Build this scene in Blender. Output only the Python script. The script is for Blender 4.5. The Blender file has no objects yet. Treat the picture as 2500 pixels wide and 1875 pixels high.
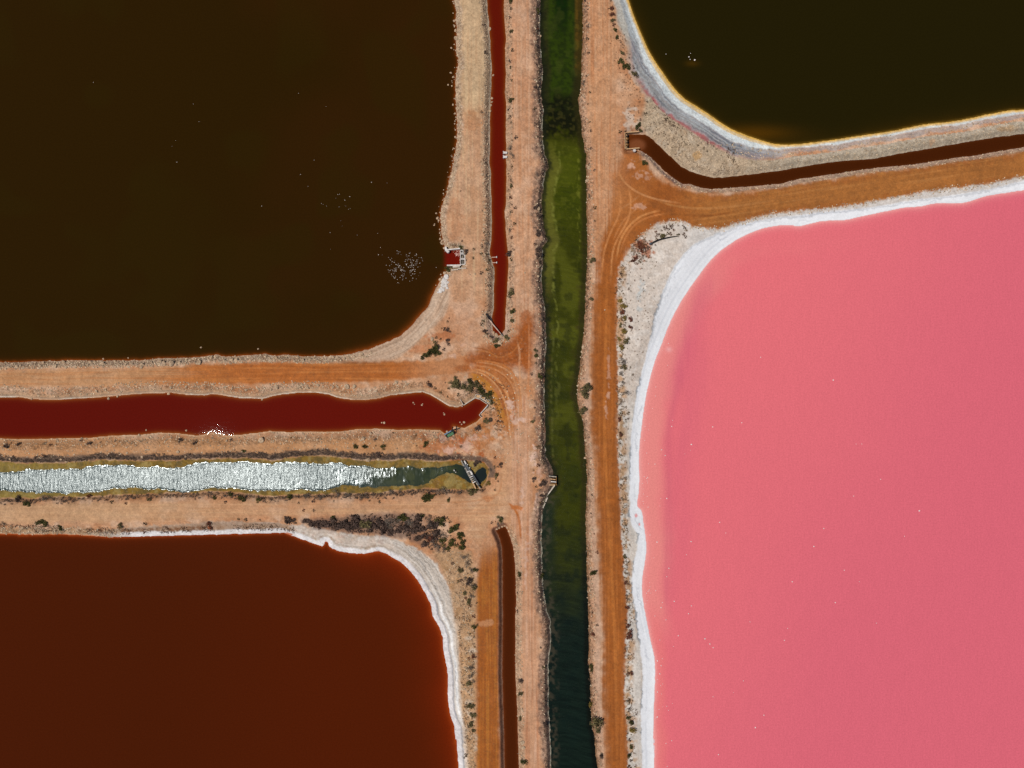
import bpy, math, random
import numpy as np

# ------------------------------------------------------------------ camera, sky, sun, exposure
scene = bpy.context.scene
COL = scene.collection
S = 0.1                                  # metres per photo pixel (2500 x 1875 grid)
CAM_H = 170.0
cam_d = bpy.data.cameras.new('camera')
cam = bpy.data.objects.new('camera', cam_d)
COL.objects.link(cam)
cam.location = (0, 0, CAM_H)
cam.rotation_euler = (0, 0, 0)
cam_d.sensor_width = 36.0
cam_d.lens = 36.0 * CAM_H / 250.0
cam_d.clip_start = 1.0
cam_d.clip_end = 20000.0
scene.camera = cam

SUN_EL = math.atan2(170.0, math.hypot(72.5, 14.6))         # mirror direction of the glint on the silver channel
SUN_AZ = math.atan2(-72.5, -14.6)        # bearing clockwise from +Y
world = bpy.data.worlds.new('World')
scene.world = world
world.use_nodes = True
wn = world.node_tree
sky = wn.nodes.new('ShaderNodeTexSky')
sky.sky_type = 'NISHITA'
sky.sun_disc = False
sky.sun_elevation = SUN_EL
sky.sun_rotation = SUN_AZ % (2 * math.pi)
sky.air_density = 1.0
sky.dust_density = 0.6
bgn = wn.nodes['Background']
wn.links.new(sky.outputs[0], bgn.inputs[0])
bgn.inputs[1].default_value = 0.06
sun_d = bpy.data.lights.new('sun', 'SUN')
sun = bpy.data.objects.new('sun', sun_d)
COL.objects.link(sun)
sun_d.energy = 4.0
sun_d.angle = math.radians(0.53)
sun_d.color = (1.0, 0.95, 0.87)
from mathutils import Vector, Matrix, noise as mnoise
sdir = Vector((-72.5, -14.6, 170.0)).normalized()      # towards the sun
sun.rotation_euler = sdir.to_track_quat('Z', 'Y').to_euler()
sun.location = sdir * 300
scene.view_settings.view_transform = 'Standard'
scene.view_settings.look = 'None'
scene.view_settings.exposure = 0.0
scene.view_settings.gamma = 1.0
scene.view_settings.use_curve_mapping = False
scene.render.engine = 'CYCLES'
scene.cycles.use_denoising = False
scene.cycles.max_bounces = 5
scene.cycles.sample_clamp_indirect = 4.0

# ------------------------------------------------------------------ helpers
KL = 1.28                                # picture value of a sunlit white surface
def lin(c):
    c = np.asarray(c, float) / 255.0
    return np.where(c <= 0.04045, c / 12.92, ((c + 0.055) / 1.055) ** 2.4)
def alb(r, g, b):
    """base colour of a sunlit surface seen as sRGB (r, g, b)"""
    return np.minimum(lin((r, g, b)) / KL, 0.86)
def W(u, v, z=0.0):
    return Vector(((u - 1250.0) * S, (937.5 - v) * S, z))
def sstep(a, b, x):
    t = np.clip((x - a) / (b - a), 0, 1)
    return t * t * (3 - 2 * t)
_rng = np.random.default_rng(7)
_T = _rng.random((256, 256)).astype(np.float32)
def vn(x, y, seed=0):
    ix = np.floor(x).astype(np.int64); iy = np.floor(y).astype(np.int64)
    fx = (x - ix).astype(np.float32); fy = (y - iy).astype(np.float32)
    fx = fx * fx * (3 - 2 * fx); fy = fy * fy * (3 - 2 * fy)
    ix = (ix + seed * 37) & 255; iy = (iy + seed * 91) & 255
    ix1 = (ix + 1) & 255; iy1 = (iy + 1) & 255
    a = _T[ix, iy]; b = _T[ix1, iy]; c = _T[ix, iy1]; d = _T[ix1, iy1]
    return (a + (b - a) * fx) * (1 - fy) + (c + (d - c) * fx) * fy
def fbm(x, y, scale, octs=3, seed=0):
    r = 0; amp = 1.0; tot = 0
    for o in range(octs):
        r = r + amp * vn(x / scale, y / scale, seed + o * 5); tot += amp
        amp *= 0.5; scale *= 0.47
    return r / tot
def catmull(pts, n=3, closed=True):
    P = np.asarray(pts, float); m = len(P); out = []
    rngi = range(m) if closed else range(m - 1)
    for i in rngi:
        if closed:
            p0, p1, p2, p3 = P[i - 1], P[i], P[(i + 1) % m], P[(i + 2) % m]
        else:
            p0, p1, p2, p3 = P[max(i - 1, 0)], P[i], P[i + 1], P[min(i + 2, m - 1)]
        for k in range(n):
            t = k / n
            out.append(0.5 * ((2 * p1) + (-p0 + p2) * t + (2 * p0 - 5 * p1 + 4 * p2 - p3) * t * t + (-p0 + 3 * p1 - 3 * p2 + p3) * t ** 3))
    if not closed: out.append(P[-1])
    return np.array(out)
def _sd(P, U, V):
    d2 = np.full(U.shape, 1e12); ins = np.zeros(U.shape, bool)
    m = len(P)
    for i in range(m):
        ax, ay = P[i]; bx, by = P[(i + 1) % m]
        ex, ey = bx - ax, by - ay
        L = ex * ex + ey * ey
        if L < 1e-9: continue
        px = U - ax; py = V - ay
        t = np.clip((px * ex + py * ey) / L, 0, 1)
        q = (px - t * ex) ** 2 + (py - t * ey) ** 2
        np.minimum(d2, q, out=d2)
        if ay != by:
            c = ((ay > V) != (by > V)) & (U < (bx - ax) * (V - ay) / (by - ay) + ax)
            ins ^= c
    d = np.sqrt(d2)
    return np.where(ins, -d, d)
class Area:
    """signed distance (px, negative inside) to a traced outline; coarse grid far away, exact near"""
    G = 16.0; U0, V0, U1, V1 = -1300.0, -1300.0, 3800.0, 3200.0
    def __init__(self, pts, smooth=0, pad=120):
        self.P = catmull(pts, smooth) if smooth else np.asarray(pts, float)
        lo = self.P.min(0) - pad; hi = self.P.max(0) + pad
        self.lo = np.maximum(lo, (self.U0, self.V0)); self.hi = np.minimum(hi, (self.U1, self.V1))
        gu = np.arange(self.lo[0], self.hi[0] + self.G, self.G); gv = np.arange(self.lo[1], self.hi[1] + self.G, self.G)
        A, B = np.meshgrid(gu, gv, indexing='ij')
        self.g = _sd(self.P, A, B)
    def __call__(self, U, V, band=26.0):
        U = np.asarray(U, float); V = np.asarray(V, float)
        out = np.full(U.shape, 500.0)
        k = (U >= self.lo[0]) & (U < self.hi[0]) & (V >= self.lo[1]) & (V < self.hi[1])
        if not k.any(): return out
        u = U[k]; v = V[k]
        x = (u - self.lo[0]) / self.G; y = (v - self.lo[1]) / self.G
        ix = np.minimum(x.astype(int), self.g.shape[0] - 2); iy = np.minimum(y.astype(int), self.g.shape[1] - 2)
        fx = x - ix; fy = y - iy; g = self.g
        d = (g[ix, iy] * (1 - fx) + g[ix + 1, iy] * fx) * (1 - fy) + (g[ix, iy + 1] * (1 - fx) + g[ix + 1, iy + 1] * fx) * fy
        n = np.abs(d) < band
        if n.any(): d[n] = _sd(self.P, u[n], v[n])
        out[k] = d
        return out
def line_dist(pts, U, V, pad=40):
    """distance to an open line, and position along it 0..1"""
    P = np.asarray(pts, float)
    d = np.full(U.shape, 500.0); s = np.zeros(U.shape)
    k = (U > P[:, 0].min() - pad) & (U < P[:, 0].max() + pad) & (V > P[:, 1].min() - pad) & (V < P[:, 1].max() + pad)
    if not k.any(): return d, s
    u = U[k]; v = V[k]; dd = np.full(u.shape, 1e12); ss = np.zeros(u.shape)
    n = len(P) - 1
    for i in range(n):
        e = P[i + 1] - P[i]; L = (e ** 2).sum() + 1e-9
        t = np.clip(((u - P[i, 0]) * e[0] + (v - P[i, 1]) * e[1]) / L, 0, 1)
        q = (u - P[i, 0] - t * e[0]) ** 2 + (v - P[i, 1] - t * e[1]) ** 2
        m = q < dd
        dd[m] = q[m]; ss[m] = (i + t[m]) / n
    d[k] = np.sqrt(dd); s[k] = ss
    return d, s

# ------------------------------------------------------------------ traced outlines (photo pixels)
POND_A = [(1107,-1200),(1107,0),(1111,14),(1114,29),(1113,52),(1116,75),(1113,95),(1114,127),(1119,145),(1117,170),(1111,199),(1113,226),(1112,244),(1115,267),(1116,292),(1116,339),(1113,357),(1112,375),(1108,382),(1104,409),(1098,434),(1094,454),(1086,481),(1078,508),(1075,531),(1077,556),(1079,578),(1084,596),(1091,609),(1123,610),(1124,648),(1094,650),(1088,667),(1077,682),(1068,698),(1056,721),(1043,750),(1037,757),(1018,779),(1000,799),(975,820),(943,835),(907,850),(862,862),(816,869),(771,870),(726,869),(703,866),(669,868),(647,864),(613,867),(575,869),(554,871),(529,866),(500,870),(463,873),(393,875),(350,879),(271,880),(217,880),(158,880),(102,882),(45,884),(0,884),(-1200,892),(-1200,-1200)]
DITCH_B = [(1189,-1200),(1189,0),(1190,23),(1193,41),(1194,66),(1196,88),(1198,102),(1197,120),(1199,145),(1201,163),(1200,185),(1199,217),(1198,240),(1197,260),(1196,285),(1197,316),(1196,375),(1195,398),(1199,427),(1198,450),(1200,483),(1200,515),(1201,547),(1199,590),(1195,612),(1197,624),(1202,640),(1207,653),(1207,678),(1206,710),(1206,750),(1204,760),(1201,775),(1202,797),(1204,814),(1212,820),(1223,818),(1233,804),(1234,777),(1235,750),(1237,728),(1239,691),(1241,642),(1240,624),(1238,596),(1236,578),(1234,547),(1232,515),(1235,502),(1236,465),(1236,427),(1237,404),(1235,391),(1236,362),(1235,330),(1235,289),(1236,255),(1233,226),(1235,181),(1233,145),(1233,118),(1236,95),(1232,57),(1230,18),(1231,0),(1231,-1200)]
CHAN_C = [(1319,-1200),(1320,0),(1318,52),(1319,97),(1321,136),(1326,176),(1321,221),(1323,249),(1328,267),(1325,300),(1325,339),(1330,375),(1338,395),(1340,410),(1332,422),(1327,450),(1323,490),(1323,520),(1328,558),(1337,587),(1325,606),(1325,646),(1323,678),(1324,714),(1328,740),(1332,755),(1332,795),(1334,829),(1332,863),(1330,908),(1329,953),(1329,987),(1331,1021),(1331,1066),(1332,1112),(1346,1140),(1350,1158),(1358,1177),(1349,1192),(1337,1211),(1325,1238),(1324,1272),(1322,1306),(1323,1340),(1324,1385),(1325,1419),(1329,1453),(1334,1487),(1344,1514),(1345,1559),(1342,1597),(1339,1627),(1339,1672),(1339,1703),(1340,1737),(1342,1767),(1345,1816),(1346,1875),(1350,3000),(1465,3000),(1459,1875),(1454,1839),(1452,1794),(1444,1771),(1442,1703),(1441,1658),(1436,1613),(1438,1545),(1437,1500),(1434,1441),(1433,1396),(1432,1351),(1431,1306),(1429,1261),(1432,1215),(1433,1159),(1431,1125),(1427,1089),(1425,1044),(1420,1017),(1411,987),(1409,965),(1410,942),(1416,897),(1420,852),(1425,818),(1427,784),(1429,750),(1429,737),(1431,691),(1433,646),(1434,601),(1433,556),(1432,511),(1432,465),(1431,420),(1431,375),(1427,362),(1422,328),(1419,294),(1414,271),(1411,244),(1417,221),(1419,192),(1420,147),(1422,102),(1423,45),(1423,0),(1423,-1200)]
POND_D = [(1440,-1200),(1462,-800),(1482,-450),(1497,-230),(1508,-120),(1518,-60),(1527,-25),(1535,0),(1547,36),(1563,75),(1577,108),(1595,142),(1620,179),(1642,210),(1667,237),(1699,258),(1733,280),(1766,303),(1800,321),(1846,338),(1879,348),(1902,352),(1950,351),(2025,342),(2099,331),(2174,320),(2223,310),(2266,302),(2310,298),(2360,290),(2410,279),(2472,268),(2500,267),(2700,245),(3700,130),(3700,-1200)]
DITCH_E = [(1532,330),(1556,328),(1577,329),(1590,338),(1608,354),(1626,372),(1644,388),(1662,406),(1683,418),(1710,427),(1744,434),(1771,433),(1812,428),(1857,423),(1902,417),(1950,408),(2042,394),(2136,387),(2174,379),(2273,362),(2373,344),(2447,333),(2500,327),(3700,140),(3700,175),(2500,359),(2422,372),(2385,379),(2323,387),(2261,397),(2199,405),(2149,409),(2099,415),(2025,426),(1950,437),(1902,449),(1846,454),(1789,458),(1739,462),(1710,458),(1687,450),(1667,449),(1642,434),(1620,415),(1604,399),(1586,381),(1568,370),(1556,366),(1532,366)]
POND_F = [(3700,260),(2700,432),(2500,465),(2410,479),(2353,496),(2286,497),(2248,505),(2211,507),(2161,517),(2099,530),(2062,538),(2012,540),(1975,548),(1950,553),(1920,550),(1879,555),(1846,564),(1812,579),(1785,595),(1755,617),(1728,645),(1701,681),(1676,717),(1653,755),(1635,792),(1617,838),(1599,884),(1588,924),(1580,958),(1574,992),(1567,1044),(1562,1089),(1561,1128),(1562,1164),(1560,1206),(1556,1234),(1567,1247),(1571,1272),(1576,1304),(1579,1338),(1576,1369),(1570,1403),(1568,1439),(1572,1475),(1580,1518),(1588,1559),(1598,1604),(1600,1645),(1599,1692),(1597,1737),(1596,1816),(1599,1839),(1598,1875),(1605,3000),(3700,3000)]
CANAL_I = [(-1200,966),(0,970),(45,970),(79,975),(124,977),(181,974),(237,971),(287,967),(339,962),(396,960),(418,959),(452,964),(500,966),(518,962),(545,966),(584,972),(642,974),(663,968),(692,963),(726,959),(771,959),(801,963),(828,972),(862,977),(896,977),(925,973),(952,966),(1000,960),(1032,958),(1052,965),(1075,979),(1097,992),(1117,995),(1127,991),(1134,989),(1160,972),(1174,974),(1191,986),(1173,1012),(1175,1018),(1163,1029),(1147,1038),(1133,1044),(1120,1043),(1107,1040),(1105,1051),(1086,1058),(1075,1050),(1045,1048),(1000,1048),(975,1049),(929,1046),(873,1047),(839,1052),(794,1054),(737,1053),(703,1055),(658,1052),(636,1055),(590,1061),(556,1063),(518,1055),(500,1060),(479,1063),(429,1057),(384,1056),(339,1061),(271,1063),(226,1068),(136,1070),(45,1072),(0,1070),(-1200,1076)]
CHAN_J = [(-1200,1158),(0,1154),(45,1152),(68,1146),(136,1147),(203,1144),(217,1138),(260,1137),(305,1135),(350,1141),(384,1138),(407,1145),(441,1141),(475,1132),(500,1128),(568,1129),(602,1127),(647,1133),(692,1129),(726,1128),(782,1133),(828,1129),(850,1137),(895,1138),(929,1144),(975,1141),(1000,1139),(1023,1144),(1075,1141),(1108,1134),(1129,1136),(1142,1142),(1158,1158),(1168,1146),(1181,1139),(1189,1148),(1185,1170),(1172,1180),(1158,1176),(1145,1179),(1134,1170),(1127,1166),(1108,1157),(1090,1155),(1063,1166),(1045,1177),(1023,1186),(1000,1185),(952,1188),(895,1190),(839,1184),(816,1189),(794,1199),(737,1195),(703,1199),(636,1199),(613,1197),(579,1193),(523,1191),(500,1193),(475,1197),(447,1202),(407,1197),(384,1190),(362,1197),(328,1190),(271,1193),(249,1200),(203,1202),(163,1205),(113,1202),(68,1203),(34,1199),(0,1197),(-1200,1200)]
MAT_J = [(-1200,1128),(0,1126),(68,1132),(181,1129),(237,1123),(339,1125),(430,1125),(500,1120),(568,1119),(636,1120),(663,1126),(715,1116),(794,1113),(839,1118),(884,1124),(929,1125),(1000,1121),(1068,1126),(1127,1124),(1160,1126),(1185,1130),(1193,1148),(1190,1172),(1178,1188),(1167,1190),(1145,1194),(1090,1196),(1045,1191),(1000,1196),(884,1204),(839,1202),(794,1206),(726,1208),(658,1211),(579,1202),(500,1199),(475,1203),(384,1204),(294,1207),(203,1213),(136,1212),(0,1217),(-1200,1222)]
POND_K = [(-1200,1300),(0,1304),(45,1307),(136,1305),(226,1309),(271,1312),(350,1310),(500,1306),(579,1304),(658,1302),(692,1301),(715,1309),(749,1321),(787,1334),(792,1323),(801,1325),(803,1334),(821,1344),(862,1351),(895,1352),(914,1347),(934,1348),(958,1361),(975,1370),(988,1381),(1010,1404),(1028,1431),(1044,1460),(1053,1481),(1056,1503),(1071,1530),(1080,1555),(1083,1589),(1090,1625),(1093,1650),(1093,1692),(1097,1737),(1108,1771),(1113,1816),(1119,1875),(1180,3000),(-1200,3000)]
DITCH_L = [(1210,1294),(1222,1289),(1233,1285),(1240,1297),(1247,1315),(1254,1340),(1257,1374),(1259,1407),(1260,1464),(1258,1523),(1258,1590),(1259,1658),(1262,1715),(1264,1771),(1267,1875),(1290,3000),(1260,3000),(1232,1875),(1231,1794),(1229,1726),(1226,1636),(1227,1568),(1228,1500),(1227,1464),(1227,1374),(1226,1340),(1221,1317),(1215,1304)]
BODY = {
    'A': Area(POND_A), 'B': Area(DITCH_B), 'C': Area(CHAN_C), 'D': Area(POND_D, 3), 'E': Area(DITCH_E),
    'F': Area(POND_F, 3), 'I': Area(CANAL_I), 'J': Area(CHAN_J), 'K': Area(POND_K, 2), 'L': Area(DITCH_L)}
MAT = Area(MAT_J)
ROUGH = dict(A=5.0, B=2.4, C=5.0, D=1.6, E=3.2, F=1.5, I=1.8, J=9.0, K=3.0, L=2.4)
def dists(U, V):
    n1 = fbm(U, V, 9.0, 3, 3) - 0.5
    out = {}
    for k, a in BODY.items():
        d = a(U, V)
        out[k] = d + n1 * ROUGH[k] * np.exp(-np.abs(d) / 25.0)
    out['M'] = MAT(U, V) + (fbm(U, V, 14.0, 3, 9) - 0.5) * 8
    return out
corner = Area([(1090,680),(1100,760),(1060,830),(960,880),(850,872),(850,840),(1000,780),(1050,700)])
def height(U, V, D=None):
    D = D or dists(U, V)
    cm = sstep(25, -5, corner(U, V))
    wid = dict(A=15 + 60 * cm, B=15, C=13, D=60, E=17, F=62, I=24, J=30, K=45, L=12)
    crest = dict(A=1.15, B=1.2, C=1.5, D=1.2, E=1.25, F=1.2, I=1.2, J=1.1, K=1.15, L=1.6)
    h = np.full(U.shape, 1.35)
    for k in BODY:
        d = D[k]
        up = crest[k] * (0.25 * np.clip(d / wid[k], 0, 1) + 0.75 * sstep(0, 1, d / wid[k])) + 0.012 * np.maximum(d - wid[k], 0)
        if k == 'J':
            m = D['M']
            up = np.where(m < 0, 0.035 + 0.03 * sstep(0, 8, d), 0.06 + 1.05 * sstep(0, 22, m) + 0.012 * np.maximum(m - 22, 0))
        if k == 'I': up = up * sstep(-1.0, 8.0, d) + 0.004
        h = np.minimum(h, np.where(d < 0, np.maximum(d * 0.05, -0.8), up))
    land = sstep(0.0, 0.3, h)
    h = h + land * (0.10 * (fbm(U, V, 40, 3, 11) - 0.5) + 0.05 * (0.2 + 0.8 * sstep(25, 60, np.minimum(np.minimum(D['F'], D['D']), D['K']))) * (fbm(U, V, 7, 2, 12) - 0.5))
    return h

# ------------------------------------------------------------------ ground zones
G_LEFT = [(1490,540),(1470,590),(1459,625),(1455,691),(1450,761),(1449,818),(1444,874),(1445,920),(1449,953),(1445,999),(1444,1044),(1452,1089),(1454,1125),(1456,1173),(1461,1308),(1468,1421),(1473,1500),(1472,1658),(1480,1816),(1482,1875),(1500,3000)]
G_RIGHT = [(1570,3000),(1533,1875),(1532,1816),(1529,1760),(1524,1692),(1525,1613),(1528,1545),(1533,1489),(1526,1432),(1522,1399),(1522,1353),(1517,1308),(1515,1240),(1511,1173),(1508,1094),(1507,1049),(1508,1003),(1507,958),(1507,902),(1506,856),(1504,828),(1506,782),(1505,737),(1505,692),(1511,654),(1525,627),(1536,608),(1554,588),(1577,568),(1604,549)]
H_LOW = [(1604,549),(1631,544),(1660,544),(1676,549),(1687,558),(1710,559),(1751,562),(1784,550),(1812,543),(1839,534),(1879,524),(1950,517),(2025,510),(2099,500),(2161,487),(2211,479),(2286,466),(2348,460),(2410,451),(2500,431),(2700,395),(3700,225)]
H_TOP = [(3700,192),(2500,373),(2420,390),(2330,398),(2210,418),(2140,424),(2040,442),(1950,455),(1850,472),(1800,478),(1740,482),(1690,476),(1650,462),(1612,446),(1590,426),(1570,394),(1553,374),(1524,374),(1512,400),(1500,440),(1496,490)]
Z_ROADR = Area(G_LEFT + G_RIGHT + H_LOW[1:] + H_TOP)
Z_JUNC = Area([(1147,860),(1203,848),(1255,826),(1265,800),(1292,770),(1303,790),(1297,905),(1270,903),(1240,899),(1215,901),(1145,894)], 2)
Z_ARC = Area([(1140,895),(1200,885),(1245,905),(1262,950),(1256,1000),(1250,1060),(1236,1060),(1226,1010),(1212,980),(1200,955),(1180,935),(1150,920)], 2)
Z_ROADI = Area([(-1200,912),(0,906),(340,901),(420,896),(500,890),(700,886),(840,887),(1000,882),(1060,885),(1140,870),(1150,905),(1060,915),(1010,925),(900,931),(700,936),(500,938),(380,941),(0,946),(-1200,950)])
Z_ROADK = Area([(-1200,1232),(0,1228),(130,1225),(300,1222),(500,1220),(700,1218),(900,1222),(1000,1220),(1100,1205),(1190,1200),(1215,1180),(1225,1120),(1235,1060),(1225,1010),(1245,980),(1290,960),(1297,1100),(1300,1240),(1300,1330),(1318,1500),(1325,1875),(1345,3000),(1300,3000),(1278,1875),(1272,1700),(1268,1500),(1263,1330),(1250,1280),(1235,1262),(1200,1262),(1190,1290),(1175,1330),(1150,1310),(1120,1265),(1000,1250),(700,1262),(400,1272),(0,1278),(-1200,1284)])
Z_STRIPL = Area([(1178,1335),(1196,1300),(1208,1296),(1217,1318),(1220,1345),(1219,1500),(1218,1640),(1220,1875),(1245,3000),(1190,3000),(1163,1875),(1164,1640),(1164,1440),(1168,1390)])
Z_CRUSTF = Area(G_RIGHT[1:] + H_LOW[1:] + [(3700,330),(2500,480),(1900,570),(1700,760),(1640,900),(1600,1100),(1620,1500),(1640,1875)])
WHITE_OUT = [(3700,262),(2500,441),(2410,464),(2286,482),(2211,491),(2174,498),(2099,511),(2025,516),(1950,526),(1879,534),(1816,547),(1766,565),(1721,584),(1687,602),(1665,624),(1642,654),(1626,688),(1613,719),(1599,767),(1590,810),(1579,859),(1566,908),(1556,947),(1550,981),(1545,1015),(1539,1060),(1537,1105),(1537,1175),(1536,1206),(1538,1229),(1535,1258),(1545,1286),(1556,1304),(1555,1342),(1545,1371),(1542,1410),(1542,1444),(1549,1478),(1554,1525),(1557,1545),(1563,1597),(1569,1645),(1567,1692),(1563,1737),(1565,1794),(1567,1875),(1575,3000)]
Z_WHITEF = Area(WHITE_OUT + [(1700,3000),(1660,1875),(1640,1400),(1640,1100),(1720,800),(1800,680),(1950,620),(2500,520),(3700,330)], 0)
Z_GRAVE = Area([(1556,306),(1575,250),(1585,232),(1620,275),(1680,320),(1740,352),(1800,348),(1900,364),(2000,354),(2200,324),(2500,276),(3700,150),(3700,135),(3700,190),(2500,340),(2170,395),(1900,430),(1740,450),(1660,415),(1600,350),(1575,326)])
Z_SANDA = Area([(1092,700),(1097,735),(1084,773),(1056,802),(1029,827),(1000,852),(970,876),(941,877),(880,877),(800,880),(790,872),(860,845),(980,790),(1050,690)], 2)
Z_SHOREK = Area([(-100,1300),(250,1300),(300,1290),(400,1282),(520,1272),(620,1272),(690,1278),(760,1283),(850,1300),(940,1305),(1010,1330),(1070,1372),(1100,1430),(1112,1500),(1122,1560),(1128,1700),(1136,1790),(1142,1875),(1200,3000),(900,3000),(900,1500),(700,1400),(-100,1340)])
Z_SANDK = Area([(1060,1345),(1110,1335),(1150,1345),(1164,1420),(1163,1875),(1190,3000),(1160,3000),(1138,1875),(1125,1700),(1118,1560),(1100,1440)])
Z_BELT = Area([(740,1268),(800,1262),(880,1256),(960,1252),(1050,1256),(1100,1258),(1140,1300),(1140,1340),(1100,1352),(1060,1340),(1000,1312),(930,1302),(850,1296),(780,1288)])
Z_CULV = Area([(1508,312),(1545,318),(1556,327),(1540,400),(1512,372)], 2)

def shade(col, m, c):
    c = np.asarray(c)
    col += m[:, None] * (c - col)
def tracks(col, U, V, pts, w, c, a, seed=1):
    d, s = line_dist(catmull(pts, 5, False), U, V, 20)
    k = d < w * 3
    if k.any():
        n = 0.65 + 0.7 * vn(U[k] / 9.0, V[k] / 9.0, seed)
        e = np.clip(np.minimum(s[k], 1 - s[k]) * 6, 0, 1)
        m = np.clip(sstep(w * 1.2, w * 0.6, d[k]) * a * 1.2 * n * e, 0, 1)
        col[k] += m[:, None] * (np.asarray(c) - col[k])
def blot(col, U, V, u, v, ru, rv, c, a, rag=0.9, seed=2, sc=10.0):
    k = (np.abs(U - u) < ru * 2) & (np.abs(V - v) < rv * 2)
    if k.any():
        q = np.hypot((U[k] - u) / ru, (V[k] - v) / rv) + (fbm(U[k], V[k], sc, 3, seed) - 0.5) * rag * 2
        m = sstep(1.1, 0.5, q) * a
        col[k] += m[:, None] * (np.asarray(c) - col[k])

def paint(U, V, D):
    """base colours of the soil, crust and mud (albedo, plus painted shade on one ditch bank), plus grit and wetness"""
    N = U.shape[0]
    n40 = fbm(U, V, 60, 3, 21); n12 = fbm(U, V, 14, 3, 22); n5 = fbm(U, V, 5, 2, 23)
    vs = fbm(U / 2.6, V / 130.0, 1.0, 3, 31)          # fine streaks along north-south lines
    hs = fbm(U / 130.0, V / 2.6, 1.0, 3, 32)          # and along east-west lines
    vs2 = vn(U / 11.0, V / 260.0, 33); hs2 = vn(U / 260.0, V / 9.0, 34)
    col = np.empty((N, 3)); col[:] = alb(194, 143, 106)
    shade(col, sstep(0.35, 0.75, n40) * 0.7, alb(201, 157, 124))
    shade(col, sstep(0.5, 0.2, n12) * 0.4, alb(184, 126, 86))
    stain = fbm(U, V, 34, 3, 24)
    shade(col, sstep(0.56, 0.72, stain) * 0.45, alb(178, 112, 66))
    shade(col, sstep(0.50, 0.30, stain) * 0.7, alb(212, 178, 152))
    grit = np.full(N, 0.35); wet = np.zeros(N); zone = np.zeros(N, np.int8)
    # --- levee between the brown pond and the narrow red ditch
    la = sstep(1090, 1112, U) * sstep(1216, 1198, U) * sstep(760, 700, V)
    shade(col, la * sstep(330, 240, V) * 0.9, alb(198, 168, 132))
    shade(col, la * sstep(240, 330, V) * 0.7, alb(196, 150, 116))
    shade(col, la * sstep(0.5, 0.75, vs) * 0.45, alb(210, 180, 142))
    shade(col, la * sstep(0.5, 0.25, vs) * 0.35, alb(182, 138, 100))
    blot(col, U, V, 1155, 300, 26, 26, alb(178, 122, 80), 0.6)
    blot(col, U, V, 1112, 545, 20, 60, alb(182, 128, 92), 0.6)
    # --- levee between the red ditch and the green channel
    lb = sstep(1238, 1250, U) * sstep(1316, 1306, U) * sstep(860, 800, V)
    shade(col, lb * 0.5, alb(200, 152, 120))
    shade(col, lb * sstep(0.52, 0.78, vs) * 0.6, alb(212, 170, 138))
    shade(col, lb * sstep(0.48, 0.25, vs) * 0.5, alb(186, 128, 88))
    # --- right of the channel, upper part
    lc = sstep(1420, 1436, U) * sstep(1520, 1490, U) * sstep(640, 560, V)
    shade(col, lc * 0.8, alb(196, 142, 102))
    shade(col, lc * sstep(0.5, 0.8, vs) * 0.5, alb(208, 164, 128))
    shade(col, lc * sstep(0.5, 0.25, vs) * 0.6, alb(184, 118, 74))
    # --- lane running down to the bottom between ditch L and the channel
    rk = sstep(4, -10, Z_ROADK(U, V) + (n12 - 0.5) * 12)
    south = sstep(1230, 1260, U)
    shade(col, rk * 0.65, alb(198, 152, 116))
    shade(col, rk * south * 0.65, alb(200, 150, 118))
    shade(col, rk * (1 - south) * sstep(0.5, 0.75, hs) * 0.5, alb(208, 166, 124))
    shade(col, rk * (1 - south) * sstep(0.5, 0.25, hs) * 0.45, alb(184, 132, 90))
    shade(col, rk * south * sstep(0.52, 0.78, vs) * 0.7, alb(214, 172, 146))
    shade(col, rk * south * sstep(0.48, 0.25, vs) * 0.5, alb(178, 112, 74))
    left = sstep(700, 200, U) * rk
    shade(col, left * 0.5, alb(192, 154, 116))
    zone[(rk > 0.5)] = 2
    # --- levee between red canal and silver channel
    lij = sstep(1062, 1078, V) * sstep(1122, 1108, V) * sstep(1130, 1060, U)
    shade(col, lij * 0.75, alb(184, 134, 90))
    shade(col, lij * sstep(0.45, 0.75, n12) * 0.5, alb(196, 146, 104))
    blot(col, U, V, 1100, 1085, 70, 34, alb(172, 92, 48), 0.55, 1.2)
    blot(col, U, V, 1172, 1075, 40, 45, alb(184, 112, 56), 0.6, 1.2)
    for (u, v, r) in ((1090, 1070, 16), (1100, 1098, 20), (1140, 1090, 18), (1160, 1066, 12), (1183, 1066, 10)):
        blot(col, U, V, u, v, r, r * 0.6, alb(214, 176, 158), 0.7, 1.4)
    for (u, v, r) in ((1128, 1068, 9), (1120, 1112, 13), (1178, 1108, 12), (1176, 1126, 11)):
        blot(col, U, V, u, v, r * 0.7, r * 1.3, alb(176, 88, 32), 0.8, 1.2)
    # --- upper left road
    ri = sstep(5, -5, Z_ROADI(U, V) + (n12 - 0.5) * 10)
    orange = sstep(330, 560, U + (hs - 0.5) * 260)
    shade(col, ri * 0.8, alb(192, 142, 98))
    shade(col, ri * sstep(0.5, 0.72, hs) * 0.6, alb(186, 122, 74))
    shade(col, ri * orange * 0.92, alb(176, 98, 36))
    shade(col, ri * orange * sstep(0.52, 0.75, hs) * 0.55, alb(196, 126, 66))
    shade(col, ri * orange * sstep(0.5, 0.28, hs) * 0.5, alb(160, 86, 26))
    fade = sstep(960, 1080, U) * ri
    shade(col, fade * 0.65, alb(192, 138, 98))
    zone[ri > 0.5] = 2
    # --- junction left of the channel
    j = sstep(14, -16, Z_JUNC(U, V) + (n12 - 0.5) * 16)
    shade(col, j * 0.95, alb(152, 78, 22))
    ja = sstep(10, -10, Z_ARC(U, V) + (n12 - .5) * 18)
    shade(col, ja * 0.85, alb(172, 98, 38))
    zone[(j > 0.5)] = 2
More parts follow.
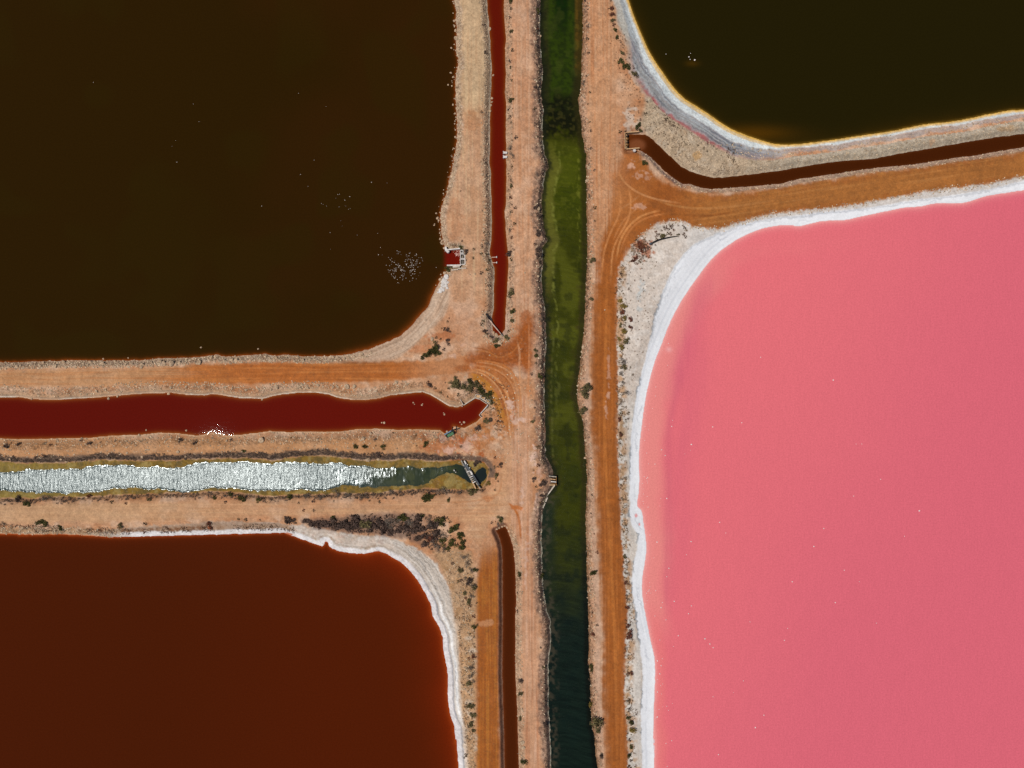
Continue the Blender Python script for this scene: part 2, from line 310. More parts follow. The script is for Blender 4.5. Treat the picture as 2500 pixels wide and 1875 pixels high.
    for (u, v, ru, rv, a) in ((1285, 800, 14, 60, .7), (1290, 880, 10, 50, .5), (1262, 850, 30, 30, .6), (1175, 880, 34, 16, .7), (1228, 1000, 8, 40, .5), (1140, 900, 30, 8, .6), (1212, 846, 34, 14, .6)):
        blot(col, U, V, u, v, ru, rv, alb(160, 84, 28), a, 0.8, 8, 16.0)
    pink = np.exp(-(((U - 1120) / 60) ** 2 + ((V - 790) / 60) ** 2))
    shade(col, pink * 0.5, alb(200, 146, 112))
    tracks(col, U, V, [(1142,918),(1162,922),(1188,940),(1203,962),(1214,985),(1224,1010),(1236,1045)], 9, alb(186, 120, 44), 0.9, 3)
    for i, (p, w, c, a) in enumerate((
        ([(1146,900),(1185,908),(1215,928),(1238,962),(1248,1010),(1253,1070)], 2.6, (206, 144, 92), .8),
        ([(1150,892),(1195,898),(1228,914),(1250,940),(1262,985)], 2.2, (204, 140, 90), .6),
        ([(1165,912),(1200,925),(1225,950),(1240,985)], 2.0, (150, 82, 30), .7),
        ([(1150,880),(1200,884),(1235,895),(1258,920),(1270,960),(1275,1030)], 2.0, (190, 118, 62), .7),
        ([(1155,860),(1185,858),(1205,866),(1220,875)], 1.6, (188, 118, 60), .6),
        ([(1150,850),(1175,852),(1195,858),(1210,868)], 1.4, (150, 84, 34), .6),
        ([(1145,905),(1180,914),(1208,936),(1228,968),(1240,1015),(1246,1075)], 1.8, (206, 148, 98), .8),
        ([(1160,884),(1205,890),(1240,906),(1258,936),(1268,990),(1270,1060)], 1.8, (200, 140, 92), .7),
        ([(1172,930),(1196,950),(1212,978),(1226,1015)], 1.6, (204, 138, 72), .7),
        ([(1190,868),(1225,872),(1255,856),(1280,820)], 1.8, (186, 112, 56), .6),
        ([(1180,876),(1230,884),(1268,866),(1290,826)], 1.8, (136, 70, 22), .6),
        ([(1200,900),(1236,925),(1256,965),(1260,1020)], 1.6, (158, 88, 38), .7),
        ([(1262,830),(1268,860),(1268,900),(1272,960),(1276,1100)], 2.4, (206, 150, 108), .5),
        ([(1290,780),(1292,840),(1290,920),(1290,1000)], 2.2, (196, 130, 84), .5),
        ([(1240,1010),(1246,1060),(1248,1120),(1240,1170),(1215,1200)], 2.4, (212, 160, 120), .5),
        ([(1240,1225),(1256,1240),(1268,1270),(1272,1330)], 3.0, (178, 104, 50), .8),
        ([(1245,1238),(1262,1236),(1278,1242)], 5.0, (190, 112, 58), .8),
        ([(1225,1150),(1222,1190),(1205,1210),(1150,1222),(1050,1228)], 2.0, (186, 128, 86), .5),
    )): tracks(col, U, V, p, w, alb(*c), a, 40 + i)
    for (u, v, ru, rv, a) in ((1244, 990, 8, 14, .8), (1250, 1012, 7, 20, .8), (1278, 1026, 14, 7, .8), (1258, 1030, 8, 10, .5), (1304, 1115, 9, 26, .9), (1312, 1225, 8, 24, .9), (1316, 1150, 6, 16, .5), (1105, 870, 12, 6, .4), (1130, 846, 12, 8, .35), (1275, 1215, 5, 28, .5), (1283, 1365, 5, 60, .5), (1296, 1300, 5, 40, .4)):
        blot(col, U, V, u, v, ru, rv, alb(220, 184, 166), a, 1.3, 5, 7.0)
    blot(col, U, V, 1075, 820, 45, 12, alb(180, 100, 50), 0.55, 1.0)
    blot(col, U, V, 1020, 848, 40, 10, alb(190, 120, 78), 0.6, 1.0)
    blot(col, U, V, 1200, 1025, 45, 40, alb(182, 112, 52), 0.6, 1.3)
    blot(col, U, V, 1195, 1216, 18, 6, alb(188, 118, 70), 0.6, 1.0)
    # --- right-hand road
    zr = Z_ROADR(U, V)
    soft = sstep(1560, 1500, U) * 7
    rr = sstep(6 + soft, -6 - soft * .5, zr + (n12 - 0.5) * 14 + (vs - .5) * (6 + soft))
    east = sstep(1620, 1760, U)
    mid = sstep(700, 820, V)
    shade(col, rr * 0.97, alb(158, 86, 24))
    shade(col, rr * mid * sstep(0.5, 0.8, vs) * 0.5, alb(186, 112, 50))
    shade(col, rr * (1 - east) * sstep(0.5, 0.2, vs) * 0.45, alb(146, 78, 22))
    dr = zr + 0.0
    shade(col, rr * mid * sstep(-14, -4, dr) * 0.35, alb(150, 90, 46))
    shade(col, rr * east * 0.85, alb(168, 106, 48))
    tilt = V + 0.152 * U
    ts = fbm(U / 150.0, tilt / 2.8, 1.0, 3, 35)
    shade(col, rr * east * sstep(0.5, 0.78, ts) * 0.5, alb(184, 124, 66))
    shade(col, rr * east * sstep(0.48, 0.25, ts) * 0.4, alb(150, 94, 42))
    shade(col, rr * east * sstep(-20, -4, dr) * sstep(0.3, 0.7, n12) * 0.55, alb(154, 84, 32))
    top = rr * sstep(640, 540, V) * (1 - east)
    shade(col, top * sstep(1560, 1500, U) * sstep(560, 480, V) * 0.55, alb(190, 128, 82))
    shade(col, top * sstep(0.5, 0.72, n40) * 0.3, alb(184, 118, 58))
    zone[rr > 0.5] = 1
    for i, (p, w, c, a) in enumerate((
        ([(1507,420),(1522,448),(1556,474),(1600,490),(1660,500)], 2.6, (200, 136, 84), .75),
        ([(1509,462),(1513,490),(1508,530),(1487,575),(1472,625),(1466,700)], 2.4, (196, 128, 74), .7),
        ([(1530,452),(1537,490),(1533,535),(1506,585),(1493,625),(1489,700)], 2.4, (200, 132, 76), .75),
        ([(1612,516),(1565,530),(1533,556),(1512,592),(1502,640)], 2.6, (202, 134, 76), .8),
        ([(1640,522),(1585,532),(1548,552),(1524,585),(1510,625)], 2.2, (190, 118, 62), .7),
        ([(1585,498),(1548,516),(1516,548),(1495,590)], 2.0, (188, 122, 70), .6),
        ([(1560,480),(1535,500),(1510,515)], 1.8, (184, 124, 76), .6),
        ([(1600,492),(1640,505),(1700,512),(1780,508),(1900,490)], 3.0, (186, 126, 70), .5),
        ([(1576,500),(1600,505),(1625,515),(1650,520)], 8.0, (148, 84, 32), .7),
        ([(1610,523),(1660,528),(1720,530),(1800,520)], 3.0, (144, 82, 30), .6),
        ([(1480,640),(1478,800),(1474,1000),(1480,1200),(1492,1400),(1500,1600),(1505,1875)], 4.0, (186, 112, 48), .5),
    )): tracks(col, U, V, p, w, alb(*c), a, 60 + i)
    for (u, v, ru, rv, a) in ((1537, 408, 10, 10, .7), (1560, 432, 12, 10, .5), (1580, 438, 12, 9, .4), (1560, 508, 16, 9, .5), (1484, 898, 4, 40, .4), (1478, 1000, 4, 30, .5), (1482, 965, 4, 8, .6)):
        blot(col, U, V, u, v, ru, rv, alb(214, 170, 146), a, 1.3, 6, 7.0)
    # pale strip between road and channel
    ps = sstep(1418, 1430, U) * sstep(4, 12, zr) * sstep(20, 8, zr - 8 + (n12 - .5) * 16) * sstep(660, 860, V) * sstep(1550, 1500, U)
    shade(col, ps * 0.75, alb(200, 164, 140))
    # --- orange lane left of ditch L
    sl = sstep(8, -6, Z_STRIPL(U, V) + (n12 - 0.5) * 8)
    sl = sl * sstep(1300, 1400, V + (n40 - .5) * 60 + (U - 1190) * 0.9)
    shade(col, sl * 0.97, alb(158, 86, 22))
    shade(col, sl * sstep(0.5, 0.75, vs) * 0.5, alb(186, 120, 48))
    shade(col, sl * sstep(0.5, 0.25, vs) * 0.4, alb(142, 76, 26))
    blot(col, U, V, 1190, 1515, 22, 8, alb(196, 142, 102), 0.6, 1.2)
    blot(col, U, V, 1185, 1440, 10, 30, alb(176, 108, 40), 0.5, 1.0)
    zone[sl > 0.5] = 3
    shade(col, sstep(13, 9, D['L']) * sstep(1243, 1235, U) * 0.75, alb(138, 88, 66))  # shade of the steep left bank painted into the soil colour
    # --- culvert surrounds
    cv = sstep(6, -6, Z_CULV(U, V) + (n12 - 0.5) * 14)
    shade(col, cv * 0.5, alb(178, 104, 52))
    blot(col, U, V, 1540, 300, 16, 26, alb(204, 184, 168), 0.8, 1.3)
    # --- pale crust beside the pink pond
    cf = Z_CRUSTF(U, V)
    cfm = sstep(3, -3, cf + (n5 - 0.5) * 9 + (n12 - .5) * 5)
    shade(col, cfm, alb(199, 186, 174))
    shade(col, cfm * sstep(0.45, 0.7, n12) * 0.6, alb(212, 203, 194))
    shade(col, cfm * sstep(0.6, 0.8, n5) * 0.5, alb(184, 168, 154))
    low = sstep(940, 1010, V)
    shade(col, cfm * low * 0.6, alb(204, 199, 191))
    band = fbm(D['F'] / 3.2, (U + V) / 120.0, 1.0, 2, 51)
    shade(col, cfm * sstep(1500, 1560, U) * sstep(60, 30, D['F']) * sstep(0.5, 0.75, band) * 0.5, alb(184, 166, 150))
    outer = sstep(-26, -6, cf + (n12 - .5) * 22) * cfm * sstep(540, 600, V) * sstep(1640, 1560, U)
    shade(col, outer * sstep(0.42, 0.62, n12) * 0.75, alb(172, 122, 66))
    shade(col, outer * sstep(0.6, 0.75, n5) * 0.6, alb(120, 96, 60))
    blot(col, U, V, 1562, 612, 22, 26, alb(160, 84, 38), 0.8, 1.3)
    for (u, v, ru, rv) in ((1563, 705, 7, 14), (1558, 725, 6, 14), (1560, 755, 8, 8)):
        blot(col, U, V, u, v, ru, rv, alb(170, 176, 176), 0.55, 1.4, 7, 6.0)
    fr = cfm * sstep(1640, 1700, U)
    shade(col, fr * 0.6, alb(196, 192, 188))
    zone[cfm > 0.5] = 4
    wf = sstep(2.0, -2.0, Z_WHITEF(U, V) + (n5 - 0.5) * 3 + (n12 - .5) * 4)
    shade(col, wf, alb(226, 227, 230))
    bb = fbm(D['F'] / 3.4, (U + V) / 220.0, 1.0, 3, 52)
    shade(col, wf * sstep(0.52, 0.78, bb) * 0.5, alb(200, 203, 210))
    
    edge = Z_WHITEF(U, V) + (n5 - 0.5) * 7 + (n12 - .5) * 8
    crack = sstep(3.0, 0.6, np.abs(edge)) * sstep(0.42, 0.62, fbm(U, V, 26, 2, 53)) * sstep(1640, 1600, U)
    shade(col, crack * 0.75, alb(112, 118, 124))
    shade(col, sstep(4, 1, np.abs(edge)) * sstep(560, 640, V) * sstep(1600, 1640, V * 0 + 1630) * 0.0, alb(160, 160, 160))
    shade(col, cfm * sstep(3.0, 0.8, np.abs(edge + 3)) * sstep(940, 760, V) * 0.5, alb(160, 162, 166))
    edge2 = edge + 14 + (n12 - .5) * 10
    shade(col, wf * sstep(2.4, .6, np.abs(edge2)) * sstep(0.5, 0.7, fbm(U, V, 40, 2, 54)) * 0.5, alb(158, 162, 172))
    shade(col, sstep(2.2, 0.6, np.abs(D['F'])) * 0.5, alb(196, 150, 156))
    for (u, v, r) in ((1553, 1258, 4), (1561, 1280, 2.4)):
        blot(col, U, V, u, v, r, r * 1.3, alb(226, 150, 150), 0.9, 0.6)
    # --- olive pond shore: ochre rim, white, blue-grey, mauve
    dd = D['D'] + (n5 - 0.5) * 2.5
    bend = sstep(1960, 1780, U) * sstep(60, 200, V)                  # the bands open out on the bend
    narrow = sstep(1800, 1950, U)
    b1 = 3.6 + 1.6 * bend; b2 = 7.0 + 5 * bend; b3 = 13 + 17 * bend; b4 = 29 + 34 * bend
    wob = (n12 - .5) * 10 + (n40 - .5) * 16
    sh = sstep(b4 + 16, b4 + 4, dd + wob * 2) * (1 - narrow)
    shade(col, sh * 0.9, alb(188, 164, 146))
    shade(col, sstep(b4 + 5, b4 - 2, dd + wob) * (1 - narrow) * 0.85, alb(160, 138, 134))
    shade(col, sstep(48, 38, dd + wob) * sstep(150, 70, V) * 0.95, alb(184, 180, 170))
    red = np.exp(-((dd - b4 + 2 + wob) / 6.5) ** 2) * sstep(190, 230, V) * sstep(395, 350, V) * sstep(1800, 1740, U)
    shade(col, np.clip(red * 1.2, 0, 1) * sstep(0.25, 0.5, n12), alb(172, 104, 104))
    blot(col, U, V, 1722, 345, 40, 20, alb(174, 104, 104), 0.75, 0.9)
    bg = sstep(b4 - 1, b4 - 8, dd + wob) * (0.5 + 0.5 * sstep(b3 - 3, b3 + 4, dd))
    bg = bg * (1 - 0.3 * narrow)
    shade(col, bg * 0.8, alb(152, 158, 162))
    dk = fbm((dd + wob) / 3.2, (U + V) / 110.0, 1.0, 3, 55)
    shade(col, bg * sstep(0.48, 0.7, dk) * (1 - narrow * 0.6) * 0.7, alb(92, 98, 110))
    dm = fbm((dd + wob) / 5.0, (U + V) / 140.0, 1.0, 2, 62)
    shade(col, bg * bend * sstep(.5, .7, dm) * sstep(b3 + 4, b4, dd) * 0.7, alb(162, 128, 130))
    shade(col, bg * sstep(0.45, 0.28, dk) * (1 - narrow) * 0.6, alb(178, 186, 190))
    shade(col, sstep(b3 + 2, b3 - 4, dd + wob * .5), alb(210, 216, 216))
    shade(col, sstep(b3 + 2, b3 - 4, dd) * sstep(.5, .72, dk) * 0.5, alb(170, 178, 184))
    shade(col, sstep(b2 + 1.5, b2 - 1, dd), alb(212, 186, 142))
    shade(col, sstep(b1 + 1, b1 - 1, dd), alb(210, 166, 82))
    zone[(dd < b4) & (dd > -10)] = 5
    q = np.where(dd < b4 + 2, 0.0, 30.0)
    # --- gravel between olive pond and brown ditch
    ge = sstep(6, -8, Z_GRAVE(U, V) + (n12 - 0.5) * 10) * sstep(14, 22, q)
    shade(col, ge * 0.85, alb(186, 168, 144))
    shade(col, ge * narrow * 0.7, alb(176, 165, 148))
    shade(col, ge * sstep(0.60, 0.8, n5) * 0.35, alb(150, 128, 98))
    shade(col, ge * sstep(0.45, 0.2, n12) * 0.4, alb(204, 190, 172))
    grit += ge * 0.25
    blot(col, U, V, 1702, 385, 12, 9, alb(194, 148, 88), 0.6, 1.2)
    blot(col, U, V, 2270, 348, 14, 9, alb(190, 146, 108), 0.6, 1.2)
    blot(col, U, V, 2448, 315, 22, 10, alb(190, 150, 106), 0.6, 1.2)
    de = D['E']
    southE = (Z_ROADR(U, V) < 24) & (U > 1562)
    be = sstep(13, 6, de + (n12 - .5) * 12) * southE
    shade(col, be * 0.8, alb(192, 162, 142))
    grit += be * 0.5
    vio = sstep(20, 8, de) * sstep(1690, 1650, U) * sstep(1560, 1575, U) * southE
    shade(col, vio * sstep(0.4, 0.6, n5) * 0.7, alb(118, 92, 96))
    # --- sandy corner of the brown pond
    sa = sstep(5, -5, Z_SANDA(U, V) + (n12 - .5) * 6)
    shade(col, sa * 0.9, alb(196, 166, 142))
    ba = fbm(D['A'] / 2.2, (U - V) / 110.0, 1.0, 2, 56)
    shade(col, sa * sstep(0.5, 0.75, ba) * 0.7, alb(158, 130, 108))
    shade(col, sa * sstep(0.5, 0.25, ba) * 0.5, alb(210, 188, 168))
    # --- rubble banks of the brown pond
    rb = sstep(20, 9, D['A'] + (n12 - .5) * 8) * (1 - sa)
    shade(col, rb * 0.7, alb(188, 160, 136))
    shade(col, rb * sstep(0.55, 0.75, n5) * 0.7, alb(126, 98, 74))
    shade(col, rb * sstep(0.42, 0.25, n5) * 0.6, alb(212, 192, 172))
    grit += rb * 0.65
    # --- banks of the red ditch and canal
    bw = sstep(20, 12, D['B'] + (n12 - .5) * 10)
    shade(col, bw * 0.5, alb(188, 158, 132))
    shade(col, bw * sstep(0.6, 0.78, n5) * 0.5, alb(132, 106, 84))
    shade(col, sstep(6, 2.5, D['B'] + (n5 - .5) * 3) * sstep(1216, 1208, U) * 0.7, alb(198, 184, 164))
    shade(col, sstep(14, 8, D['B']) * sstep(740, 790, V) * 0.7, alb(206, 172, 154))
    grit += bw * 0.5
    bi = D['I']
    gi = sstep(30, 24, bi) * sstep(8, 16, bi + (n12 - .5) * 8) * (1 - ri)
    shade(col, gi * sstep(0.55, 0.75, n5) * 0.6, alb(134, 100, 70))
    grit += gi * 0.6
    nb = (V < 1000) & (bi < 60)
    flat = sstep(16, 10, bi + (n12 - .5) * 6) * nb
    shade(col, flat * 0.75, alb(196, 158, 124))
    b3 = fbm(bi / 2.0, U / 90.0, 1.0, 2, 57)
    shade(col, flat * sstep(0.5, .75, b3) * 0.6, alb(168, 140, 116))
    shade(col, sstep(2.2, 0.8, np.abs(bi - 1.2)) * nb * sstep(.3, .6, vn(U / 60, V / 60, 76)) * 0.75, alb(204, 196, 182))
    shade(col, sstep(2.2, .8, np.abs(bi - 5.0)) * nb * 0.4, alb(128, 122, 116))
    shade(col, sstep(5.0, 2.0, bi) * (~nb) * (V < 1100) * 0.5, alb(196, 164, 128))
    wet = np.maximum(wet, sstep(4.5, 1.5, bi) * 0.95)
    # --- banks of the green channel
    dc = D['C']
    lw = sstep(30, 18, dc + (n12 - .5) * 18) * (U < 1375)
    shade(col, lw * 0.75, alb(148, 116, 98))
    shade(col, lw * sstep(0.5, 0.7, n5) * 0.65, alb(96, 74, 62))
    shade(col, lw * sstep(14, 5, dc + (n12 - .5) * 10) * 0.5, alb(110, 92, 84))
    shade(col, lw * sstep(0.40, 0.2, n5) * 0.6, alb(190, 156, 132))
    shade(col, lw * sstep(700, 760, V) * sstep(1130, 1080, V) * sstep(0.45, .6, n12) * 0.5, alb(172, 120, 88))
    rw = sstep(20, 8, dc + (n12 - .5) * 14) * (U > 1375)
    shade(col, rw * 0.55, alb(196, 152, 124))
    shade(col, rw * sstep(0.6, 0.75, n5) * 0.6, alb(128, 88, 58))
    shade(col, sstep(6, 2, dc + (n5 - .5) * 5) * (U > 1375) * 0.75, alb(120, 84, 50))
    shade(col, sstep(5, 1, dc + (n5 - .5) * 4) * (U < 1375) * sstep(260, 330, V) * sstep(680, 600, V) * 0.7, alb(112, 96, 58))
    foam_glint = sstep(2.2, 0.8, np.abs(dc - 0.8)) * (U < 1375) * np.maximum(sstep(0.50, 0.62, fbm(U, V, 22, 2, 58)), sstep(1180, 1240, V) * sstep(.38, .5, fbm(U, V, 12, 2, 58)))
    shade(col, foam_glint * 0.9, alb(206, 200, 178))
    sill = sstep(2.6, 1.0, np.abs(dc - 1.0)) * (U < 1362) * ((V > 1180) & (V < 1240))
    shade(col, sill * 0.85, alb(190, 190, 168))
    grit += (lw + rw) * 0.5
    # --- silver channel: mats of algae and dark scrubby edge
    m = D['M']
    mm = sstep(2, -2, m)
    shade(col, mm, alb(136, 106, 40))
    shade(col, mm * sstep(0.48, 0.66, n5) * 0.65, alb(98, 82, 40))
    shade(col, mm * sstep(0.52, 0.68, n12) * 0.6, alb(92, 80, 46))
    shade(col, mm * sstep(0.45, 0.25, n12) * 0.6, alb(162, 142, 88))
    shade(col, mm * sstep(250, 120, U) * 0.5, alb(140, 122, 58))
    shade(col, mm * sstep(1000, 1080, U) * sstep(.4, .6, n12) * 0.5, alb(150, 104, 34))
    shade(col, mm * sstep(4, 1, D['J']) * 0.4, alb(104, 96, 58))
    zone[(mm > 0.5)] = 6
    ed = sstep(1.0, 3.0, m) * sstep(20, 12, m + (n12 - .5) * 10)
    upper = V < 1165
    shade(col, ed * upper * 0.85, alb(96, 80, 70))
    shade(col, ed * (~upper) * sstep(12, 6, m) * 0.75, alb(124, 90, 62))
    # --- shore of the dark red pond
    sk = Z_SHOREK(U, V)
    skm = sstep(3, -4, sk + (n12 - .5) * 10 + (n5 - .5) * 5)
    shade(col, skm, alb(188, 176, 164))
    dk = D['K']
    rt0 = sstep(930, 1010, U)
    bk = fbm((dk + (n12 - .5) * 6) / 2.4, (U - V) / 130.0, 1.0, 3, 59)
    shade(col, skm * sstep(0.54, 0.66, bk) * 0.65, alb(150, 138, 126))
    bk2 = fbm((dk + (n12 - .5) * 10) / 1.5, (U - V) / 100.0, 1.0, 2, 61)
    shade(col, skm * rt0 * sstep(0.62, 0.74, bk2) * 0.6, alb(104, 98, 92))
    shade(col, skm * sstep(0.48, 0.25, bk) * 0.5, alb(210, 202, 194))
    topk = sstep(1000, 900, U)
    shade(col, skm * topk * sstep(0.5, 0.7, n12) * 0.6, alb(162, 140, 118))
    shade(col, skm * topk * sstep(0.62, 0.78, n5) * 0.5, alb(150, 102, 84))
    shade(col, skm * sstep(730, 700, U) * sstep(8, 14, dk + (n5 - .5) * 8) * 0.7, alb(146, 108, 76))
    shade(col, skm * sstep(700, 760, U) * sstep(15, 22, dk) * sstep(40, 30, dk) * topk * 0.5, alb(208, 190, 176))
    wk = sstep(14, 9, dk + (n12 - .5) * 7) * sstep(230, 300, U)
    shade(col, wk * sstep(260, 340, U) * 0.9, alb(218, 214, 214))
    rt = sstep(930, 1010, U)
    shade(col, rt * sstep(17, 12, dk + (n5 - .5) * 4) * skm * 0.7, alb(206, 200, 200))
    shade(col, rt * np.exp(-((dk - 14 - (n12 - .5) * 6) / 1.8) ** 2) * 0.75 * sstep(1360, 1440, V), alb(124, 126, 134))
    shade(col, rt * np.exp(-((dk - 23 - (n12 - .5) * 4) / 4.5) ** 2) * 0.95 * sstep(1400, 1500, V), alb(224, 222, 220))
    shade(col, rt * np.exp(-((dk - 22 - (n12 - .5) * 12) / 1.0) ** 2) * 0.7 * sstep(1380, 1460, V) * sstep(.45, .6, n40), alb(104, 104, 108))
    zone[(skm > 0.5)] = 7
    lft = sstep(280, 200, U) * sstep(22, 12, dk + (n12 - .5) * 10)
    shade(col, lft * 0.7, alb(162, 132, 100))
    shade(col, lft * sstep(0.5, 0.7, n5) * 0.6, alb(104, 78, 54))
    rust = sstep(26, 18, dk) * sstep(8, 14, dk + (n12 - .5) * 6) * sstep(160, 220, U) * sstep(560, 480, U)
    shade(col, rust * sstep(0.35, 0.55, n5) * 0.8, alb(112, 70, 40))
    shade(col, sstep(3.0, 1.0, dk + (n5 - .5) * 2) * sstep(320, 240, U) * 0.8, alb(190, 100, 38))
    for (u, v, ru, rv) in ((797, 1330, 6, 7), (705, 1304, 16, 4), (920, 1349, 12, 4), (517, 1288, 7, 5)):
        blot(col, U, V, u, v, ru, rv, alb(176, 88, 36), 0.9, 0.8)
    skd = sstep(6, -8, Z_SANDK(U, V) + (n12 - .5) * 12)
    shade(col, skd * 0.8, alb(188, 152, 116))
    shade(col, skd * sstep(0.5, 0.72, n12) * 0.6, alb(176, 132, 88))
    shade(col, skd * sstep(0.6, 0.78, n5) * 0.5, alb(140, 112, 86))
    shade(col, skd * sstep(1480, 1560, V) * sstep(0.42, 0.2, n12) * 0.7, alb(208, 190, 172))
    sb = sstep(8, -4, Z_BELT(U, V) + (n12 - .5) * 12)
    shade(col, sb * sstep(1090, 1000, U) * 0.75, alb(112, 88, 78))
    grit += skd * 0.3
    # --- ditch L east bank
    bl = sstep(17, 9, D['L'] + (n12 - .5) * 6) * (U > 1245)
    shade(col, bl * 0.7, alb(196, 162, 134))
    shade(col, bl * sstep(0.55, 0.75, n5) * 0.6, alb(140, 104, 72))
    grit += bl * 0.5
    # --- broad mottling everywhere
    nw = 1 - 0.75 * wf
    road0 = np.maximum(rr, np.maximum(sl, np.maximum(ri, rk)))
    fineg = fbm(U, V, 3.4, 2, 71); midg = fbm(U, V, 11, 3, 73)
    col *= (1 + nw * ((0.42 - 0.2 * road0) * (fineg - 0.5) + 0.36 * (midg - 0.5)))[:, None] * (0.94 + 0.12 * fbm(U, V, 90, 2, 72))[:, None]
    spk = sstep(0.74, 0.84, vn(U / 2.6, V / 2.6, 74)) * nw * (0.15 + 0.6 * np.clip(grit, 0, 1)) * (1 - np.maximum(rr, rk) * .7)
    shade(col, spk * 0.6, alb(112, 82, 60))
    road = np.maximum(rr, np.maximum(sl, np.maximum(ri, rk)))
    spl = sstep(0.80, 0.9, vn(U / 2.4, V / 2.4, 75)) * nw * (0.05 + 0.45 * np.clip(grit, 0, 1)) * (1 - 0.85 * road)
    shade(col, spl * 0.6, alb(226, 198, 168))
    grit *= 1 - 0.75 * np.maximum(wf, np.maximum(cfm * 0.6, skm * 0.5))
    salty = np.maximum(wf, np.maximum(cfm, np.maximum(skm, sstep(45, 35, dd))))
    warm = np.array([1.0, 0.985, 0.95])
    return np.clip(col * (0.94 + 0.135 * salty)[:, None] * (warm + (1 - warm) * salty[:, None]), 0.004, 0.88), np.clip(grit, 0, 1.2), wet, zone

# ------------------------------------------------------------------ materials
def node_mat(name):
    m = bpy.data.materials.new(name); m.use_nodes = True
    nt = m.node_tree; b = nt.nodes['Principled BSDF']
    return m, nt, b
def N(nt, t, **kw):
    n = nt.nodes.new(t)
    for k, v in kw.items():
        if k in n.bl_rna.properties: setattr(n, k, v)
        else: n.inputs[k].default_value = v
    return n
def ramp(nt, a, b, ca, cb):
    r = nt.nodes.new('ShaderNodeValToRGB')
    r.color_ramp.elements[0].position = a; r.color_ramp.elements[0].color = (ca, ca, ca, 1)
    r.color_ramp.elements[1].position = b; r.color_ramp.elements[1].color = (cb, cb, cb, 1)
    return r
def mixc(nt, blend, fac, A, B):
    m = nt.nodes.new('ShaderNodeMix'); m.data_type = 'RGBA'; m.blend_type = blend
    if isinstance(fac, (int, float)): m.inputs[0].default_value = fac
    else: nt.links.new(fac, m.inputs[0])
    nt.links.new(A, m.inputs[6])
    if isinstance(B, tuple): m.inputs[7].default_value = B
    else: nt.links.new(B, m.inputs[7])
    return m.outputs[2]
def ground_material(name):
    m, nt, b = node_mat(name)
    L = nt.links.new
    at = N(nt, 'ShaderNodeAttribute', attribute_name='soil')
    gr = N(nt, 'ShaderNodeAttribute', attribute_name='grit')
    we = N(nt, 'ShaderNodeAttribute', attribute_name='wet')
    tc = N(nt, 'ShaderNodeTexCoord')
    n1 = N(nt, 'ShaderNodeTexNoise', Scale=3.2, Detail=5.0, Roughness=0.7)
    n2 = N(nt, 'ShaderNodeTexNoise', Scale=0.9, Detail=4.0, Roughness=0.6)
    vo = N(nt, 'ShaderNodeTexVoronoi', Scale=3.6)
    for n in (n1, n2, vo): L(tc.outputs['Object'], n.inputs['Vector'])
    r1 = ramp(nt, 0.30, 0.70, 0.80, 1.18); L(n1.outputs[0], r1.inputs[0])
    r2 = ramp(nt, 0.3, 0.7, 0.90, 1.08); L(n2.outputs[0], r2.inputs[0])
    gf = N(nt, 'ShaderNodeMapRange'); gf.inputs[3].default_value = 0.15; gf.inputs[4].default_value = 1.0; gf.inputs[2].default_value = 0.6
    L(gr.outputs['Fac'], gf.inputs[0])
    c = mixc(nt, 'MULTIPLY', gf.outputs[0], at.outputs['Color'], r1.outputs[0])
    c = mixc(nt, 'MULTIPLY', gf.outputs[0], c, r2.outputs[0])
    sv = N(nt, 'ShaderNodeSeparateColor'); L(vo.outputs['Color'], sv.inputs[0])
    rp = ramp(nt, 0.0, 1.0, 0.70, 1.24); L(sv.outputs[0], rp.inputs[0])
    c = mixc(nt, 'MULTIPLY', gr.outputs['Fac'], c, rp.outputs[0])
    L(c, b.inputs['Base Color'])
    rr = N(nt, 'ShaderNodeMapRange'); rr.inputs[3].default_value = 0.92; rr.inputs[4].default_value = 0.22
    L(we.outputs['Fac'], rr.inputs[0]); L(rr.outputs[0], b.inputs['Roughness'])
    b.inputs['Specular IOR Level'].default_value = 0.3
    h1 = N(nt, 'ShaderNodeMath', operation='MULTIPLY'); L(vo.outputs['Distance'], h1.inputs[0]); L(gr.outputs['Fac'], h1.inputs[1])
    h2 = N(nt, 'ShaderNodeMath', operation='MULTIPLY_ADD'); L(h1.outputs[0], h2.inputs[0]); h2.inputs[1].default_value = -0.30; L(n1.outputs[0], h2.inputs[2])
    bp = N(nt, 'ShaderNodeBump', Strength=0.5, Distance=0.22); L(h2.outputs[0], bp.inputs['Height'])
    st = N(nt, 'ShaderNodeMapRange'); st.inputs[3].default_value = 0.0; st.inputs[4].default_value = 1.0
    L(gr.outputs['Fac'], st.inputs[0]); L(st.outputs[0], bp.inputs['Strength'])
    L(bp.outputs[0], b.inputs['Normal'])
    return m
M_GROUND = ground_material('soil')

